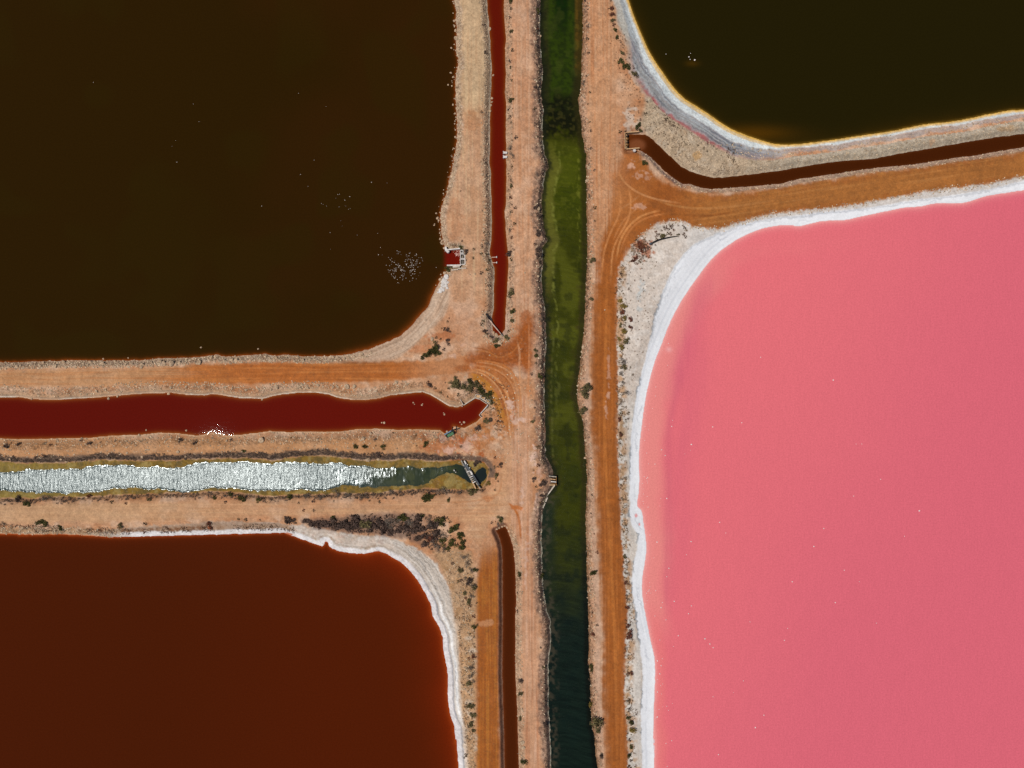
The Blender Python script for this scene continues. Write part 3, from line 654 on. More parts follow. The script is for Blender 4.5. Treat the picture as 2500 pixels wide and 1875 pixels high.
# ------------------------------------------------------------------ ground mesh
def axis(lo, hi, step, f0, f1, far):
    inner = np.arange(f0, f1 + 1e-6, step)
    a = np.arange(lo, f0, far); b = np.arange(f1 + far, hi, far)
    return np.concatenate([a, inner, b])
def tagp(o, label=None, cat=None, group=None, kind=None):
    if label: o['label'] = label
    if cat: o['category'] = cat
    if group: o['group'] = group
    if kind: o['kind'] = kind
    return o
def mesh_np(name, co, faces, mat=None, smooth=True):
    me = bpy.data.meshes.new(name)
    k = faces.shape[1]
    me.vertices.add(len(co)); me.vertices.foreach_set('co', np.asarray(co, np.float32).ravel())
    me.loops.add(faces.size); me.loops.foreach_set('vertex_index', faces.astype(np.int32).ravel())
    me.polygons.add(len(faces))
    me.polygons.foreach_set('loop_start', np.arange(0, faces.size, k, dtype=np.int32))
    me.polygons.foreach_set('use_smooth', np.full(len(faces), smooth))
    me.update(calc_edges=True)
    if mat: me.materials.append(mat)
    return me
def add_attr(me, name, data, typ='FLOAT'):
    a = me.attributes.new(name, 'FLOAT_COLOR' if typ == 'C' else 'FLOAT', 'POINT')
    if typ == 'C':
        d = np.ones((len(data), 4), np.float32); d[:, :3] = data
        a.data.foreach_set('color', d.ravel())
    else:
        a.data.foreach_set('value', np.asarray(data, np.float32))
def link(name, me, parent=None):
    o = bpy.data.objects.new(name, me); COL.objects.link(o)
    if parent is not None: o.parent = parent
    return o

gu = axis(-1180, 3690, 2.0, -60, 2560, 24.0); gv = axis(-1180, 3000, 2.0, -60, 1936, 24.0)
UU, VV = np.meshgrid(gu, gv, indexing='ij')
mn = np.full(UU.shape, 1e3)
for a in BODY.values():
    np.minimum(mn, a(UU.ravel(), VV.ravel(), 0.0).reshape(UU.shape), out=mn)
keep = mn > -14
idx = -np.ones(UU.shape, np.int64); idx[keep] = np.arange(keep.sum())
U1 = UU[keep]; V1 = VV[keep]
DD = dists(U1, V1)
H1 = height(U1, V1, DD)
soil, grit, wet, zone = paint(U1, V1, DD)
rubble = np.clip(grit - 0.5, 0, 1) * sstep(0.02, 0.2, H1)
H1 = H1 + rubble * 0.30 * (fbm(U1, V1, 5.0, 2, 81) - 0.42)
ok = keep[:-1, :-1] & keep[1:, :-1] & keep[:-1, 1:] & keep[1:, 1:]
ii, jj = np.nonzero(ok)
F = np.stack([idx[ii, jj], idx[ii, jj + 1], idx[ii + 1, jj + 1], idx[ii + 1, jj]], 1)
F = F[(H1[F].max(1) > -0.5)]
fz = zone[F[:, 0]]
co = np.stack([(U1 - 1250) * S, (937.5 - V1) * S, H1], 1)
# vertex normals of the whole sheet, so the split pieces meet without a seam
fn = np.cross(co[F[:, 2]] - co[F[:, 0]], co[F[:, 3]] - co[F[:, 1]])
vnor = np.zeros_like(co)
for k in range(4): np.add.at(vnor, F[:, k], fn)
vnor /= np.linalg.norm(vnor, axis=1)[:, None] + 1e-12
ZNAMES = {0: ('ground', 'tan earth levees with stony banks between the ponds'),
          1: ('dirt_road', 'orange dirt road right of the green channel with a branch above the pink pond'),
          2: ('dirt_road', 'tan and orange dirt tracks meeting left of the green channel'),
          3: ('dirt_road', 'deep orange earth lane left of the lower brown ditch'),
          4: ('salt_crust', 'white and cream salt crust around the pink pond'),
          5: ('salt_crust', 'banded ochre, white and blue-grey salt shore of the olive pond'),
          6: ('algae_mat', 'olive yellow algae mats lining the silver channel'),
          7: ('salt_crust', 'white and grey salt crust around the dark red pond')}
for z, (nm, lb) in ZNAMES.items():
    fs = F[fz == z]
    if not len(fs): continue
    used, inv = np.unique(fs, return_inverse=True)
    me = mesh_np(nm, co[used], inv.reshape(fs.shape), M_GROUND)
    add_attr(me, 'soil', soil[used], 'C'); add_attr(me, 'grit', grit[used]); add_attr(me, 'wet', wet[used])
    me.normals_split_custom_set_from_vertices(vnor[used].astype(np.float32))
    tagp(link(nm, me), lb, kind='structure')
# the plain beyond
m_far, nt, b = node_mat('far_soil')
nn = N(nt, 'ShaderNodeTexNoise', Scale=0.02, Detail=6.0)
tcn = N(nt, 'ShaderNodeTexCoord'); nt.links.new(tcn.outputs['Object'], nn.inputs['Vector'])
rc = nt.nodes.new('ShaderNodeValToRGB')
rc.color_ramp.elements[0].color = (*alb(170, 116, 74), 1); rc.color_ramp.elements[1].color = (*alb(206, 170, 134), 1)
nt.links.new(nn.outputs[0], rc.inputs[0]); nt.links.new(rc.outputs[0], b.inputs['Base Color'])
b.inputs['Roughness'].default_value = 0.95
fe = np.array([[-6000, -6000, -1.6], [6000, -6000, -1.6], [6000, 6000, -1.6], [-6000, 6000, -1.6]], float)
tagp(link('terrain', mesh_np('terrain', fe, np.array([[0, 1, 2, 3]]), m_far)), 'bare tan plain reaching to the horizon', kind='structure')

# ------------------------------------------------------------------ water
def water_material(name, rough, ripple, scale, stretch=(1, 1, 1), spec=0.35, ior=1.33, rot=0.0, detail=3.0, fine=0.0, calm=False):
    m, nt, b = node_mat(name)
    L = nt.links.new
    at = N(nt, 'ShaderNodeAttribute', attribute_name='tint')
    tc = N(nt, 'ShaderNodeTexCoord')
    mp = N(nt, 'ShaderNodeMapping'); mp.inputs['Scale'].default_value = stretch; mp.inputs['Rotation'].default_value = (0, 0, rot)
    L(tc.outputs['Object'], mp.inputs[0])
    n1 = N(nt, 'ShaderNodeTexNoise', Scale=scale, Detail=detail, Roughness=0.55, Distortion=0.35)
    L(mp.outputs[0], n1.inputs['Vector'])
    n2 = N(nt, 'ShaderNodeTexNoise', Scale=2.6, Detail=3.0); L(tc.outputs['Object'], n2.inputs['Vector'])
    g = ramp(nt, 0.3, 0.7, 0.92, 1.08); L(n2.outputs[0], g.inputs[0])
    c = mixc(nt, 'MULTIPLY', 1.0, at.outputs['Color'], g.outputs[0])
    L(c, b.inputs['Base Color'])
    b.inputs['Roughness'].default_value = rough
    b.inputs['IOR'].default_value = ior
    b.inputs['Specular IOR Level'].default_value = spec
    hh = n1.outputs[0]
    if fine:
        n3 = N(nt, 'ShaderNodeTexNoise', Scale=4.5, Detail=2.0); L(tc.outputs['Object'], n3.inputs['Vector'])
        ad = N(nt, 'ShaderNodeMath', operation='MULTIPLY_ADD'); L(n3.outputs[0], ad.inputs[0]); ad.inputs[1].default_value = fine; L(hh, ad.inputs[2])
        hh = ad.outputs[0]
    bp = N(nt, 'ShaderNodeBump', Strength=1.0, Distance=ripple)
    if calm:
        ca = N(nt, 'ShaderNodeAttribute', attribute_name='breeze')
        ml = N(nt, 'ShaderNodeMath', operation='MULTIPLY'); L(hh, ml.inputs[0]); L(ca.outputs['Fac'], ml.inputs[1]); hh = ml.outputs[0]
        mr = N(nt, 'ShaderNodeMapRange'); mr.inputs[3].default_value = 0.13; mr.inputs[4].default_value = rough
        L(ca.outputs['Fac'], mr.inputs[0]); L(mr.outputs[0], b.inputs['Roughness'])
    L(hh, bp.inputs['Height']); L(bp.outputs[0], b.inputs['Normal'])
    return m
def water(name, key, box, mat, tint, label, step=4.0):
    u = axis(max(box[0], -1180), min(box[2], 3690), step, max(box[0], -60), min(box[2], 2560), 24.0)
    v = axis(max(box[1], -1180), min(box[3], 2990), step, max(box[1], -60), min(box[3], 1936), 24.0)
    A, B = np.meshgrid(u, v, indexing='ij')
    d = BODY[key](A.ravel(), B.ravel())
    sh = A.shape
    k = (d < 9).reshape(sh)
    id_ = -np.ones(sh, np.int64); id_[k] = np.arange(k.sum())
    o = k[:-1, :-1] & k[1:, :-1] & k[:-1, 1:] & k[1:, 1:]
    i, j = np.nonzero(o)
    Fq = np.stack([id_[i, j], id_[i, j + 1], id_[i + 1, j + 1], id_[i + 1, j]], 1)
    uu = A[k]; vv = B[k]; din = -d[k.ravel()]
    din = din + (fbm(uu, vv, 9.0, 3, 3) - 0.5) * -ROUGH[key] * np.exp(-np.abs(din) / 25.0)
    cw = np.stack([(uu - 1250) * S, (937.5 - vv) * S, np.zeros(len(uu))], 1)
    me = mesh_np(name, cw, Fq, mat)
    c = tint(uu, vv, np.maximum(din, 0))
    extra = None
    if isinstance(c, tuple): c, extra = c
    add_attr(me, 'tint', np.clip(c, 0.0005, 0.8), 'C')
    if extra is not None: add_attr(me, 'breeze', extra)
    return tagp(link(name, me), label, kind='structure')
def lerp(c, m, t):
    return c + m[:, None] * (np.asarray(t) - c)
def flat(n, c):
    a = np.empty((n, 3)); a[:] = c; return a
def tint_A(u, v, d):
    c = flat(len(u), alb(43, 27, 3))
    c = lerp(c, sstep(500, 1050, u + (fbm(u, v, 160, 3, 91) - .5) * 500) * 0.8, alb(50, 28, 5))
    c = lerp(c, sstep(0.5, 0.7, fbm(u, v, 120, 2, 92)) * 0.35, alb(44, 32, 4))
    cm = sstep(40, 0, corner(u, v))
    c = lerp(c, np.exp(-d / (2.2 + 2.2 * cm)) * 0.9, alb(150, 74, 24))
    c = lerp(c, np.exp(-d / 7.0) * (0.22 + 0.15 * cm), alb(98, 42, 8))
    nt_ = sstep(1078, 1094, u) * sstep(606, 612, v) * sstep(652, 648, v)
    return lerp(c, nt_ * 0.9, alb(108, 18, 10))
def tint_red(u, v, d):
    c = flat(len(u), alb(92, 17, 7))
    c = lerp(c, sstep(300, 900, u) * 0.6, alb(100, 19, 8))
    return lerp(c, np.exp(-d / 3.2) * 0.9, alb(140, 74, 28))
def tint_B(u, v, d):
    c = flat(len(u), alb(94, 20, 6))
    c = lerp(c, sstep(200, 600, v) * 0.6, alb(100, 18, 7))
    return lerp(c, np.exp(-d / 3.0) * 0.85, alb(132, 70, 22))
def tint_K(u, v, d):
    c = flat(len(u), alb(72, 26, 5))
    c = lerp(c, sstep(300, 900, u) * 0.7, alb(82, 28, 6))
    n = 0.7 + 0.6 * fbm(u, v, 90, 2, 93)
    rt = sstep(700, 1000, u)
    c = lerp(c, np.exp(-d / (14.0 + 26 * rt)) * 0.62 * n * (0.25 + 0.75 * rt), alb(128, 38, 8))
    return lerp(c, np.exp(-d / (2.6 + 2.0 * rt)) * 0.7, alb(170, 72, 24))
def tint_L(u, v, d):
    c = flat(len(u), alb(72, 30, 8))
    return lerp(c, np.exp(-d / 2.5) * 0.6, alb(120, 60, 28))
def tint_E(u, v, d):
    c = flat(len(u), alb(66, 28, 6))
    c = lerp(c, sstep(1600, 1545, u) * 0.75, alb(98, 46, 16))
    c = lerp(c, sstep(20, 8, np.hypot((u - 1555) / 1.4, v - 354)) * 0.75, alb(130, 76, 46))
    return lerp(c, np.exp(-d / 2.2) * 0.4, alb(104, 58, 26))
def tint_D(u, v, d):
    c = flat(len(u), alb(33, 27, 5))
    c = lerp(c, np.exp(-d / 12.0) * 0.28 * (0.2 + 1.2 * fbm(u, v, 60, 2, 94)), alb(84, 56, 8))
    c = lerp(c, np.exp(-(((u - 1840) / 90) ** 2 + ((v - 325) / 18) ** 2)) * 0.5, alb(96, 60, 6))
    c = lerp(c, np.exp(-(((u - 1690) / 16) ** 2 + ((v - 155) / 7) ** 2)) * 0.4, alb(84, 56, 6))
    return lerp(c, np.exp(-d / 1.5) * 0.35, alb(186, 140, 52))
def tint_F(u, v, d):
    c = flat(len(u), alb(227, 112, 119))
    far = sstep(1650, 2650, u + (fbm(u, v, 340, 2, 95) - .5) * 240 + (v - 700) * 0.45)
    c = lerp(c, far * 0.95, alb(215, 101, 117))
    wv = fbm(u / 9.0 + v / 60.0, v / 22.0, 1.0, 3, 96)
    c = c * (0.975 + 0.05 * wv)[:, None]
    sd = d + (fbm(u, v, 50, 2, 98) - .5) * 26
    near = sstep(80, 30, sd) * sstep(560, 760, v) * sstep(1600, 1450, v)
    c = lerp(c, near * 0.9, alb(228, 136, 130))
    wy = sstep(700, 860, v) * sstep(1560, 1420, v)
    deepb = np.exp(-((u - (1722 - (v - 700) * 0.36 + 0.00021 * (v - 700) ** 2)) / 26) ** 2) * sstep(640, 720, v) * sstep(1020, 900, v)
    b2 = np.exp(-((u - 1630 + 0.00 * v - 40 * sstep(1080, 860, v)) / 11) ** 2) * sstep(880, 940, v) * sstep(1540, 1440, v)
    b3 = np.exp(-((u - 1660 - 44 * sstep(1200, 840, v)) / 30) ** 2) * sstep(760, 900, v) * sstep(1570, 1300, v)
    c = lerp(c, np.clip(b3 * 0.4 + deepb * 0.55, 0, 1) * (.6 + .8 * fbm(u / 8.0, v / 90.0, 1.0, 2, 103)), alb(210, 98, 116))
    c = lerp(c, b2 * 0.38 * (.3 + 1.2 * fbm(u / 6.0, v / 120.0, 1.0, 2, 104)), alb(198, 92, 112))
    bot = sstep(1450, 1560, v) * sstep(40, 10, sd)
    c = lerp(c, bot * 0.6, alb(228, 122, 118))
    c = lerp(c, np.exp(-(((u - 1633) / 7) ** 2 + ((v - 853) / 6) ** 2)) * 0.5, alb(240, 190, 190))
    return lerp(c, np.exp(-d / 5.0) * 0.8, alb(238, 168, 162))
def tint_C(u, v, d):
    n = fbm(u, v, 22, 3, 99); n2 = fbm(u, v, 7, 2, 100)
    w = (u - 1320) / 110.0
    c = flat(len(u), alb(52, 55, 3))
    top = sstep(300, 220, v)
    c = lerp(c, top, alb(42, 56, 6))
    c = lerp(c, top * sstep(120, 20, v) * sstep(30, 42, d), alb(16, 34, 3))
    c = lerp(c, top * sstep(26, 14, d) * 0.9, alb(42, 40, 16))
    c = lerp(c, top * sstep(1400, 1412, u) * sstep(200, 160, v) * 0.8, alb(112, 80, 22))
    weed = sstep(215, 245, v + (n - .5) * 40) * sstep(350, 320, v + (n - .5) * 60)
    c = lerp(c, weed * sstep(0.26, 0.46, n) * 0.95, alb(17, 18, 4))
    c = lerp(c, np.exp(-(((u - 1368) / 30) ** 2 + ((v - 262) / 22) ** 2)) * 0.8, alb(16, 17, 4))
    c = lerp(c, weed * sstep(0.55, 0.7, n2) * 0.4, alb(72, 66, 26))
    big = fbm(u, v, 48, 3, 105)
    body = sstep(330, 390, v)
    c = lerp(c, body * sstep(.5, .66, big) * 0.55 * sstep(1200, 900, v), alb(86, 88, 20))
    c = lerp(c, body * sstep(.45, .28, big) * 0.5, alb(36, 42, 8))
    c = lerp(c, body * sstep(.58, .70, n) * 0.5, alb(28, 32, 6))
    c = lerp(c, sstep(330, 390, v) * sstep(600, 480, v) * sstep(.55, .7, n2) * 0.35, alb(110, 108, 32))
    c = lerp(c, body * (1 - sstep(1150, 1230, v)) * sstep(22, 6, d + (n - .5) * 34) * sstep(.42, .56, n2) * 0.7, alb(62, 54, 18))
    c = lerp(c, top * sstep(.48, .62, n2) * 0.5, alb(24, 32, 8))
    c = lerp(c, top * sstep(.5, .68, n) * 0.4, alb(58, 66, 20))
    green_reach = sstep(330, 400, v) * sstep(620, 470, v)
    c = lerp(c, green_reach * 0.6, alb(62, 70, 4))  # greener algae bed along this reach
    shelf = sstep(34, 22, d + (n - .5) * 18) * (u < 1380) * sstep(330, 400, v) * sstep(760, 640, v)
    c = lerp(c, shelf * 0.7, alb(98, 96, 34))
    c = lerp(c, sstep(3.4, 1.2, np.abs(d - 28 - (n - .5) * 16)) * (u < 1380) * sstep(330, 400, v) * sstep(1150, 700, v) * 0.55 * sstep(.35, .65, n2), alb(120, 122, 50))
    c = lerp(c, sstep(3.0, 1.0, np.abs(d - 20 - (n - .5) * 22)) * (u > 1380) * sstep(330, 400, v) * sstep(680, 560, v) * 0.5 * sstep(.35, .65, n2), alb(110, 112, 36))
    c = lerp(c, sstep(18, 8, d + (n - .5) * 10) * (u > 1380) * 0.75, alb(42, 38, 12))
    c = lerp(c, sstep(14, 4, d + (n2 - .5) * 12) * (u < 1380) * 0.85, alb(26, 28, 14))  # left bank's shadow and steep deep edge darkened into the tint
    c = lerp(c, sstep(3.0, 1.0, np.abs(d - 17 - (n - .5) * 4)) * (u < 1380) * sstep(760, 820, v) * sstep(1150, 1090, v) * 0.5 * sstep(.3, .7, n2), alb(96, 98, 44))
    rip = fbm(u / 26.0, (v + 10 * np.sin(u / 30.0)) / 2.6, 1.0, 2, 102)
    c = c * (0.80 + 0.40 * rip)[:, None]  # ripple light and shade multiplied into the water colour
    dark = sstep(1230, 1560, v + (n - .5) * 80)
    c = lerp(c, dark * 0.95, alb(12, 26, 22))
    c = lerp(c, sstep(40, 20, d + (n - .5) * 14) * (u < 1380) * sstep(1190, 1250, v) * (1 - dark) * 0.8, alb(24, 36, 26))
    c = lerp(c, dark * sstep(16, 6, d) * (u > 1380) * 0.8, alb(12, 14, 8))
    c = c * (1 + dark * (rip - .5) * 0.9)[:, None]  # painted ripple shading again over the dark reach
    rock = sstep(26, 12, d + (n - .5) * 24) * (u < 1380) * sstep(1190, 1230, v) * sstep(.45, .65, n2)
    c = lerp(c, rock * 0.5, alb(74, 66, 52))
    return c
def tint_J(u, v, d):
    c = flat(len(u), alb(20, 46, 44))
    c = lerp(c, sstep(840, 940, u), alb(32, 42, 0))
    c = lerp(c, sstep(900, 1000, u) * sstep(.45, .65, fbm(u, v, 12, 2, 106)) * .6, alb(62, 66, 18))
    c = lerp(c, sstep(1110, 1140, u), alb(10, 20, 8))
    c = lerp(c, np.exp(-d / 4.0) * 0.5, alb(24, 34, 20))
    br = sstep(1040, 760, u + (v - 1160) * 2.2 + (fbm(u, v, 14, 3, 101) - .5) * 260) * (0.8 + 0.4 * fbm(u, v, 70, 2, 107))
    br = np.clip(br + 0.25 * sstep(1120, 1080, u) * sstep(1040, 1080, u), 0.03, 1) * (0.45 + 0.55 * sstep(0.5, 5, d))
    return c, br
M_WA = water_material('brine_brown', 0.05, 0.004, 0.5, spec=0.06, fine=0.2)
M_WD = water_material('brine_olive', 0.05, 0.004, 0.5, spec=0.06, fine=0.2)
M_WR = water_material('brine_red', 0.015, 0.0038, 1.3, spec=0.08, fine=0.5)
M_WK = water_material('brine_dark_red', 0.05, 0.004, 0.5, spec=0.06, fine=0.2)
M_WF = water_material('brine_pink', 0.35, 0.06, 1.4, (1.0, 0.35, 1), spec=0.08, fine=0.5)
M_WC = water_material('channel_green', 0.24, 0.06, 1.25, (0.5, 1.6, 1), spec=0.22, rot=math.radians(12), fine=0.5)
M_WJ = water_material('channel_silver', 0.27, 0.15, 1.3, (1.4, 0.32, 1), spec=0.85, ior=1.42, rot=math.radians(-8), fine=0.34, calm=True)
M_WJ.node_tree.nodes['Principled BSDF'].inputs['Specular Tint'].default_value = (0.87, 0.96, 1.0, 1)  # blue cast of the sky tinted into the sun glint
water('pond_water', 'A', (-1180, -1180, 1140, 900), M_WA, tint_A, 'dark brown brine pond at the upper left')
water('pond_water', 'D', (1470, -1180, 3690, 370), M_WD, tint_D, 'dark olive brine pond at the upper right')
water('pond_water', 'F', (1540, 240, 3690, 2990), M_WF, tint_F, 'bright pink brine pond on the right')
water('pond_water', 'K', (-1180, 1280, 1200, 2990), M_WK, tint_K, 'dark red-brown brine pond at the lower left')
water('canal_water', 'I', (-1180, 940, 1210, 1090), M_WR, tint_red, 'deep red brine canal ending at a headwall', 3.0)
water('ditch_water', 'B', (1170, -1180, 1260, 840), M_WR, tint_B, 'narrow deep red ditch beside the brown pond levee', 2.5)
water('ditch_water', 'E', (1515, 110, 3690, 480), M_WK, tint_E, 'dark brown ditch curving below the olive pond', 3.0)
water('ditch_water', 'L', (1195, 1270, 1310, 2990), M_WK, tint_L, 'narrow dark brown ditch at the bottom left of the channel', 3.0)
water('channel_water', 'C', (1290, -1180, 1485, 2990), M_WC, tint_C, 'green water of the long straight channel', 2.5)
water('channel_water', 'J', (-1180, 1110, 1210, 1230), M_WJ, tint_J, 'rippled silver channel glittering in the sun', 3.0)

# ------------------------------------------------------------------ simple materials
def speck_mat(name, rgb, rgb2=None, rough=0.85, scale=6.0, bump=0.02, metallic=0.0, byobj=0.0, attr=False):
    m, nt, b = node_mat(name); L = nt.links.new
    tc = N(nt, 'ShaderNodeTexCoord')
    n1 = N(nt, 'ShaderNodeTexNoise', Scale=scale, Detail=4.0); L(tc.outputs['Object'], n1.inputs['Vector'])
    r = nt.nodes.new('ShaderNodeValToRGB')
    c2 = rgb2 or tuple(x * 0.7 for x in rgb)
    r.color_ramp.elements[0].position = 0.35; r.color_ramp.elements[1].position = 0.65
    r.color_ramp.elements[0].color = (*alb(*c2), 1); r.color_ramp.elements[1].color = (*alb(*rgb), 1)
    L(n1.outputs[0], r.inputs[0]); c = r.outputs[0]
    if attr:
        at = N(nt, 'ShaderNodeAttribute', attribute_name='shadevar'); c = mixc(nt, 'MULTIPLY', 1.0, c, at.outputs['Color'])
    if byobj:
        oi = N(nt, 'ShaderNodeObjectInfo'); rr = ramp(nt, 0, 1, 1 - byobj, 1 + byobj); L(oi.outputs['Random'], rr.inputs[0])
        c = mixc(nt, 'MULTIPLY', 1.0, c, rr.outputs[0])
    L(c, b.inputs['Base Color']); b.inputs['Roughness'].default_value = rough; b.inputs['Metallic'].default_value = metallic
    b.inputs['Specular IOR Level'].default_value = 0.25
    if bump:
        bp = N(nt, 'ShaderNodeBump', Strength=0.6, Distance=bump); L(n1.outputs[0], bp.inputs['Height']); L(bp.outputs[0], b.inputs['Normal'])
    return m
LEAF = {
    'g': speck_mat('leaf_dark_green', (84, 80, 34), (54, 54, 20), scale=2.0, bump=0, byobj=0.2, attr=True),
    'o': speck_mat('leaf_olive_grey', (118, 104, 68), (84, 76, 46), scale=2.0, bump=0, byobj=0.18, attr=True),
    'p': speck_mat('leaf_purple_brown', (104, 82, 72), (70, 55, 47), scale=2.0, bump=0, byobj=0.2, attr=True),
    'r': speck_mat('leaf_rust_red', (122, 70, 46), (88, 50, 38), scale=2.0, bump=0, byobj=0.2, attr=True),
    'y': speck_mat('leaf_ochre_green', (150, 122, 58), (112, 96, 42), scale=2.0, bump=0, byobj=0.18, attr=True),
    's': speck_mat('leaf_silver_grey', (130, 116, 102), (92, 82, 74), scale=2.0, bump=0, byobj=0.15, attr=True)}
M_STEM = speck_mat('stem_wood', (110, 90, 70), bump=0)
M_ROCK = speck_mat('limestone', (206, 180, 150), (160, 130, 102), scale=2.5, bump=0.03, byobj=0.12, attr=False)
M_SALTROCK = speck_mat('salt_stone', (242, 234, 230), (214, 196, 194), scale=3.0, bump=0.03, byobj=0.08)
M_CONC = speck_mat('concrete_pale', (212, 200, 186), (180, 164, 148), scale=3.0, bump=0.01)
M_WHITE = speck_mat('white_concrete', (226, 220, 214), (196, 186, 180), scale=2.0, bump=0.01)
M_TIMBER = speck_mat('weathered_timber', (216, 178, 134), (176, 132, 92), scale=3.0, bump=0.01)
M_GREYT = speck_mat('grey_timber', (176, 166, 150), (92, 86, 84), scale=2.0, bump=0.02)
M_DARKT = speck_mat('wet_dark_timber', (74, 80, 88), (40, 44, 50), scale=2.0, bump=0.02, rough=0.5)
M_GREEN = speck_mat('green_paint', (76, 120, 80), (58, 96, 66), scale=3.0, bump=0, rough=0.6)
M_BLUE = speck_mat('blue_paint', (96, 130, 156), (70, 98, 124), scale=3.0, bump=0, rough=0.5)
M_BLACK = speck_mat('black_poly', (30, 28, 30), (22, 20, 22), scale=3.0, bump=0, rough=0.45)
M_RUST = speck_mat('rusty_steel', (150, 104, 52), (84, 56, 30), scale=4.0, bump=0.01, rough=0.8)
M_DIRTW = speck_mat('pale_pipe', (222, 198, 180), (196, 160, 140), scale=2.0, bump=0)
M_FOAM_GLINT = speck_mat('foam_glint', (244, 236, 226), (226, 206, 190), scale=9.0, bump=0, attr=True)  # white shared by froth and the modelled glint flecks

# ------------------------------------------------------------------ shape helpers
class MB:
    """collects boxes, bars, tubes and drums, then links them as ONE mesh object"""
    def __init__(self): self.v = []; self.f = []
    def raw(self, vs, fs):
        o = len(self.v); self.v += [tuple(p) for p in vs]; self.f += [tuple(i + o for i in q) for q in fs]
    def prism(self, pts, z0, z1, bevel=0.0):
        n = len(pts)
        c = sum((Vector(p) for p in pts), Vector((0, 0))) / n
        if bevel:
            t = [Vector(p) + (c - Vector(p)).normalized() * bevel for p in pts]
            vs = [(*p, z0) for p in pts] + [(*p, z1 - bevel) for p in pts] + [(*p, z1) for p in t]
            fs = [tuple(range(n - 1, -1, -1)), tuple(range(2 * n, 3 * n))]
            for k in (0, n):
                fs += [(k + i, k + (i + 1) % n, k + n + (i + 1) % n, k + n + i) for i in range(n)]
        else:
            vs = [(*p, z0) for p in pts] + [(*p, z1) for p in pts]
            fs = [tuple(range(n - 1, -1, -1)), tuple(range(n, 2 * n))] + [(i, (i + 1) % n, n + (i + 1) % n, n + i) for i in range(n)]
        self.raw(vs, fs)
    def bar(self, a, b, w, z0, z1, bevel=0.02):
        """upright-sided bar from a to b (metres, xy), w wide"""
        a = Vector(a); b = Vector(b); d = (b - a).normalized(); n = Vector((-d.y, d.x)) * w / 2
        self.prism([a - n, b - n, b + n, a + n], z0, z1, bevel)
    def tube(self, pts, r, n=10):
        pts = [Vector(p) for p in pts]; rings = []
        for i, p in enumerate(pts):
            d = (pts[min(i + 1, len(pts) - 1)] - pts[max(i - 1, 0)]).normalized()
            x = d.cross(Vector((0, 0, 1)))
            x = Vector((1, 0, 0)) if x.length < 1e-4 else x.normalized()
            y = x.cross(d); rad = r[i] if isinstance(r, (list, tuple)) else r
            rings.append([p + (x * math.cos(2 * math.pi * k / n) + y * math.sin(2 * math.pi * k / n)) * rad for k in range(n)])
        vs = [q for rg in rings for q in rg]; fs = []
        for i in range(len(pts) - 1):
            fs += [(i * n + k, i * n + (k + 1) % n, (i + 1) * n + (k + 1) % n, (i + 1) * n + k) for k in range(n)]
        fs += [tuple(range(n - 1, -1, -1)), tuple(range((len(pts) - 1) * n, len(pts) * n))]
        self.raw(vs, fs)
    def build(self, name, mat, parent=None, smooth=False):
        me = bpy.data.meshes.new(name); me.from_pydata(self.v, [], self.f); me.materials.append(mat)
        if smooth:
            me.polygons.foreach_set('use_smooth', [True] * len(me.polygons))
        o = link(name, me, parent)
        return o
def P2(u, v): return Vector(((u - 1250) * S, (937.5 - v) * S))
def hz(u, v): return float(height(np.array([float(u)]), np.array([float(v)]))[0])
def empty(name, u, v, z=0.0):
    o = bpy.data.objects.new(name, None); COL.objects.link(o)
    o.location = (0, 0, 0); o.empty_display_size = 0.5
    return o
def bar_part(parent, name, mat, a, b, w, z0, z1, bevel=0.02):
    m = MB(); m.bar(P2(*a), P2(*b), w, z0, z1, bevel); return m.build(name, mat, parent)
def tube_part(parent, name, mat, pts, r, n=10):
    m = MB(); m.tube(pts, r, n); return m.build(name, mat, parent, True)

# ------------------------------------------------------------------ structures
# sluice on the brown pond
t = empty('sluice_gate', 1130, 630)
tagp(t, 'white concrete sluice with three square openings at the brown pond notch', 'sluice')
bar_part(t, 'wing_wall', M_WHITE, (1091, 611.5), (1124, 608.5), 0.28, -0.6, 1.05)
bar_part(t, 'wing_wall', M_WHITE, (1092, 649.5), (1126, 649.0), 0.30, -0.6, 1.05)
m = MB(); m.prism([P2(*p) for p in ((1086.5, 604), (1091, 604), (1093, 613), (1098, 614), (1098, 616.5), (1095, 619.5), (1092, 618), (1087, 613))], -0.4, 1.1, 0.05)
m.build('end_block', M_WHITE, t)
for (v0, v1, u1) in ((612.5, 620.5, 1132.0), (621.5, 633.5, 1136.4), (634.5, 648.0, 1136.8)):
    m = MB()
    for a, b in (((1124.2, v0 + .7), (u1, v0 + .7)), ((1124.2, v1 - .7), (u1, v1 - .7))): m.bar(P2(*a), P2(*b), 0.16, -0.3, 1.15)
    m.bar(P2(u1 - .6, v0 + 1.6), P2(u1 - .6, v1 - 1.6), 0.16, -0.3, 1.15)
    m.bar(P2(1124.9, v0 + 1.6), P2(1124.9, v1 - 1.6), 0.12, -0.3, 1.15)
    fr = m.build('gate_frame', M_WHITE, t)
    bar_part(fr, 'gate_leaf', M_BLACK, (1130.6, v0 + 1.8), (1130.6, v1 - 1.8), 0.14, -0.3, 1.0)
    bar_part(fr, 'gate_sill', M_GREYT, (1127.6, v0 + 1.7), (1127.6, v1 - 1.7), 0.36, -0.3, 0.55)
    if u1 > 1135: bar_part(fr, 'grating', M_GREYT, (1133.6, v0 + 1.8), (1133.6, v1 - 1.8), 0.24, 0.0, 0.95)
bar_part(t, 'apron_slab', M_CONC, (1106, 653.5), (1123, 652.5), 0.42, 0.6, 1.22)
bar_part(t, 'apron_edge', M_CONC, (1103, 661.6), (1120, 659.8), 0.22, 0.6, 1.38)
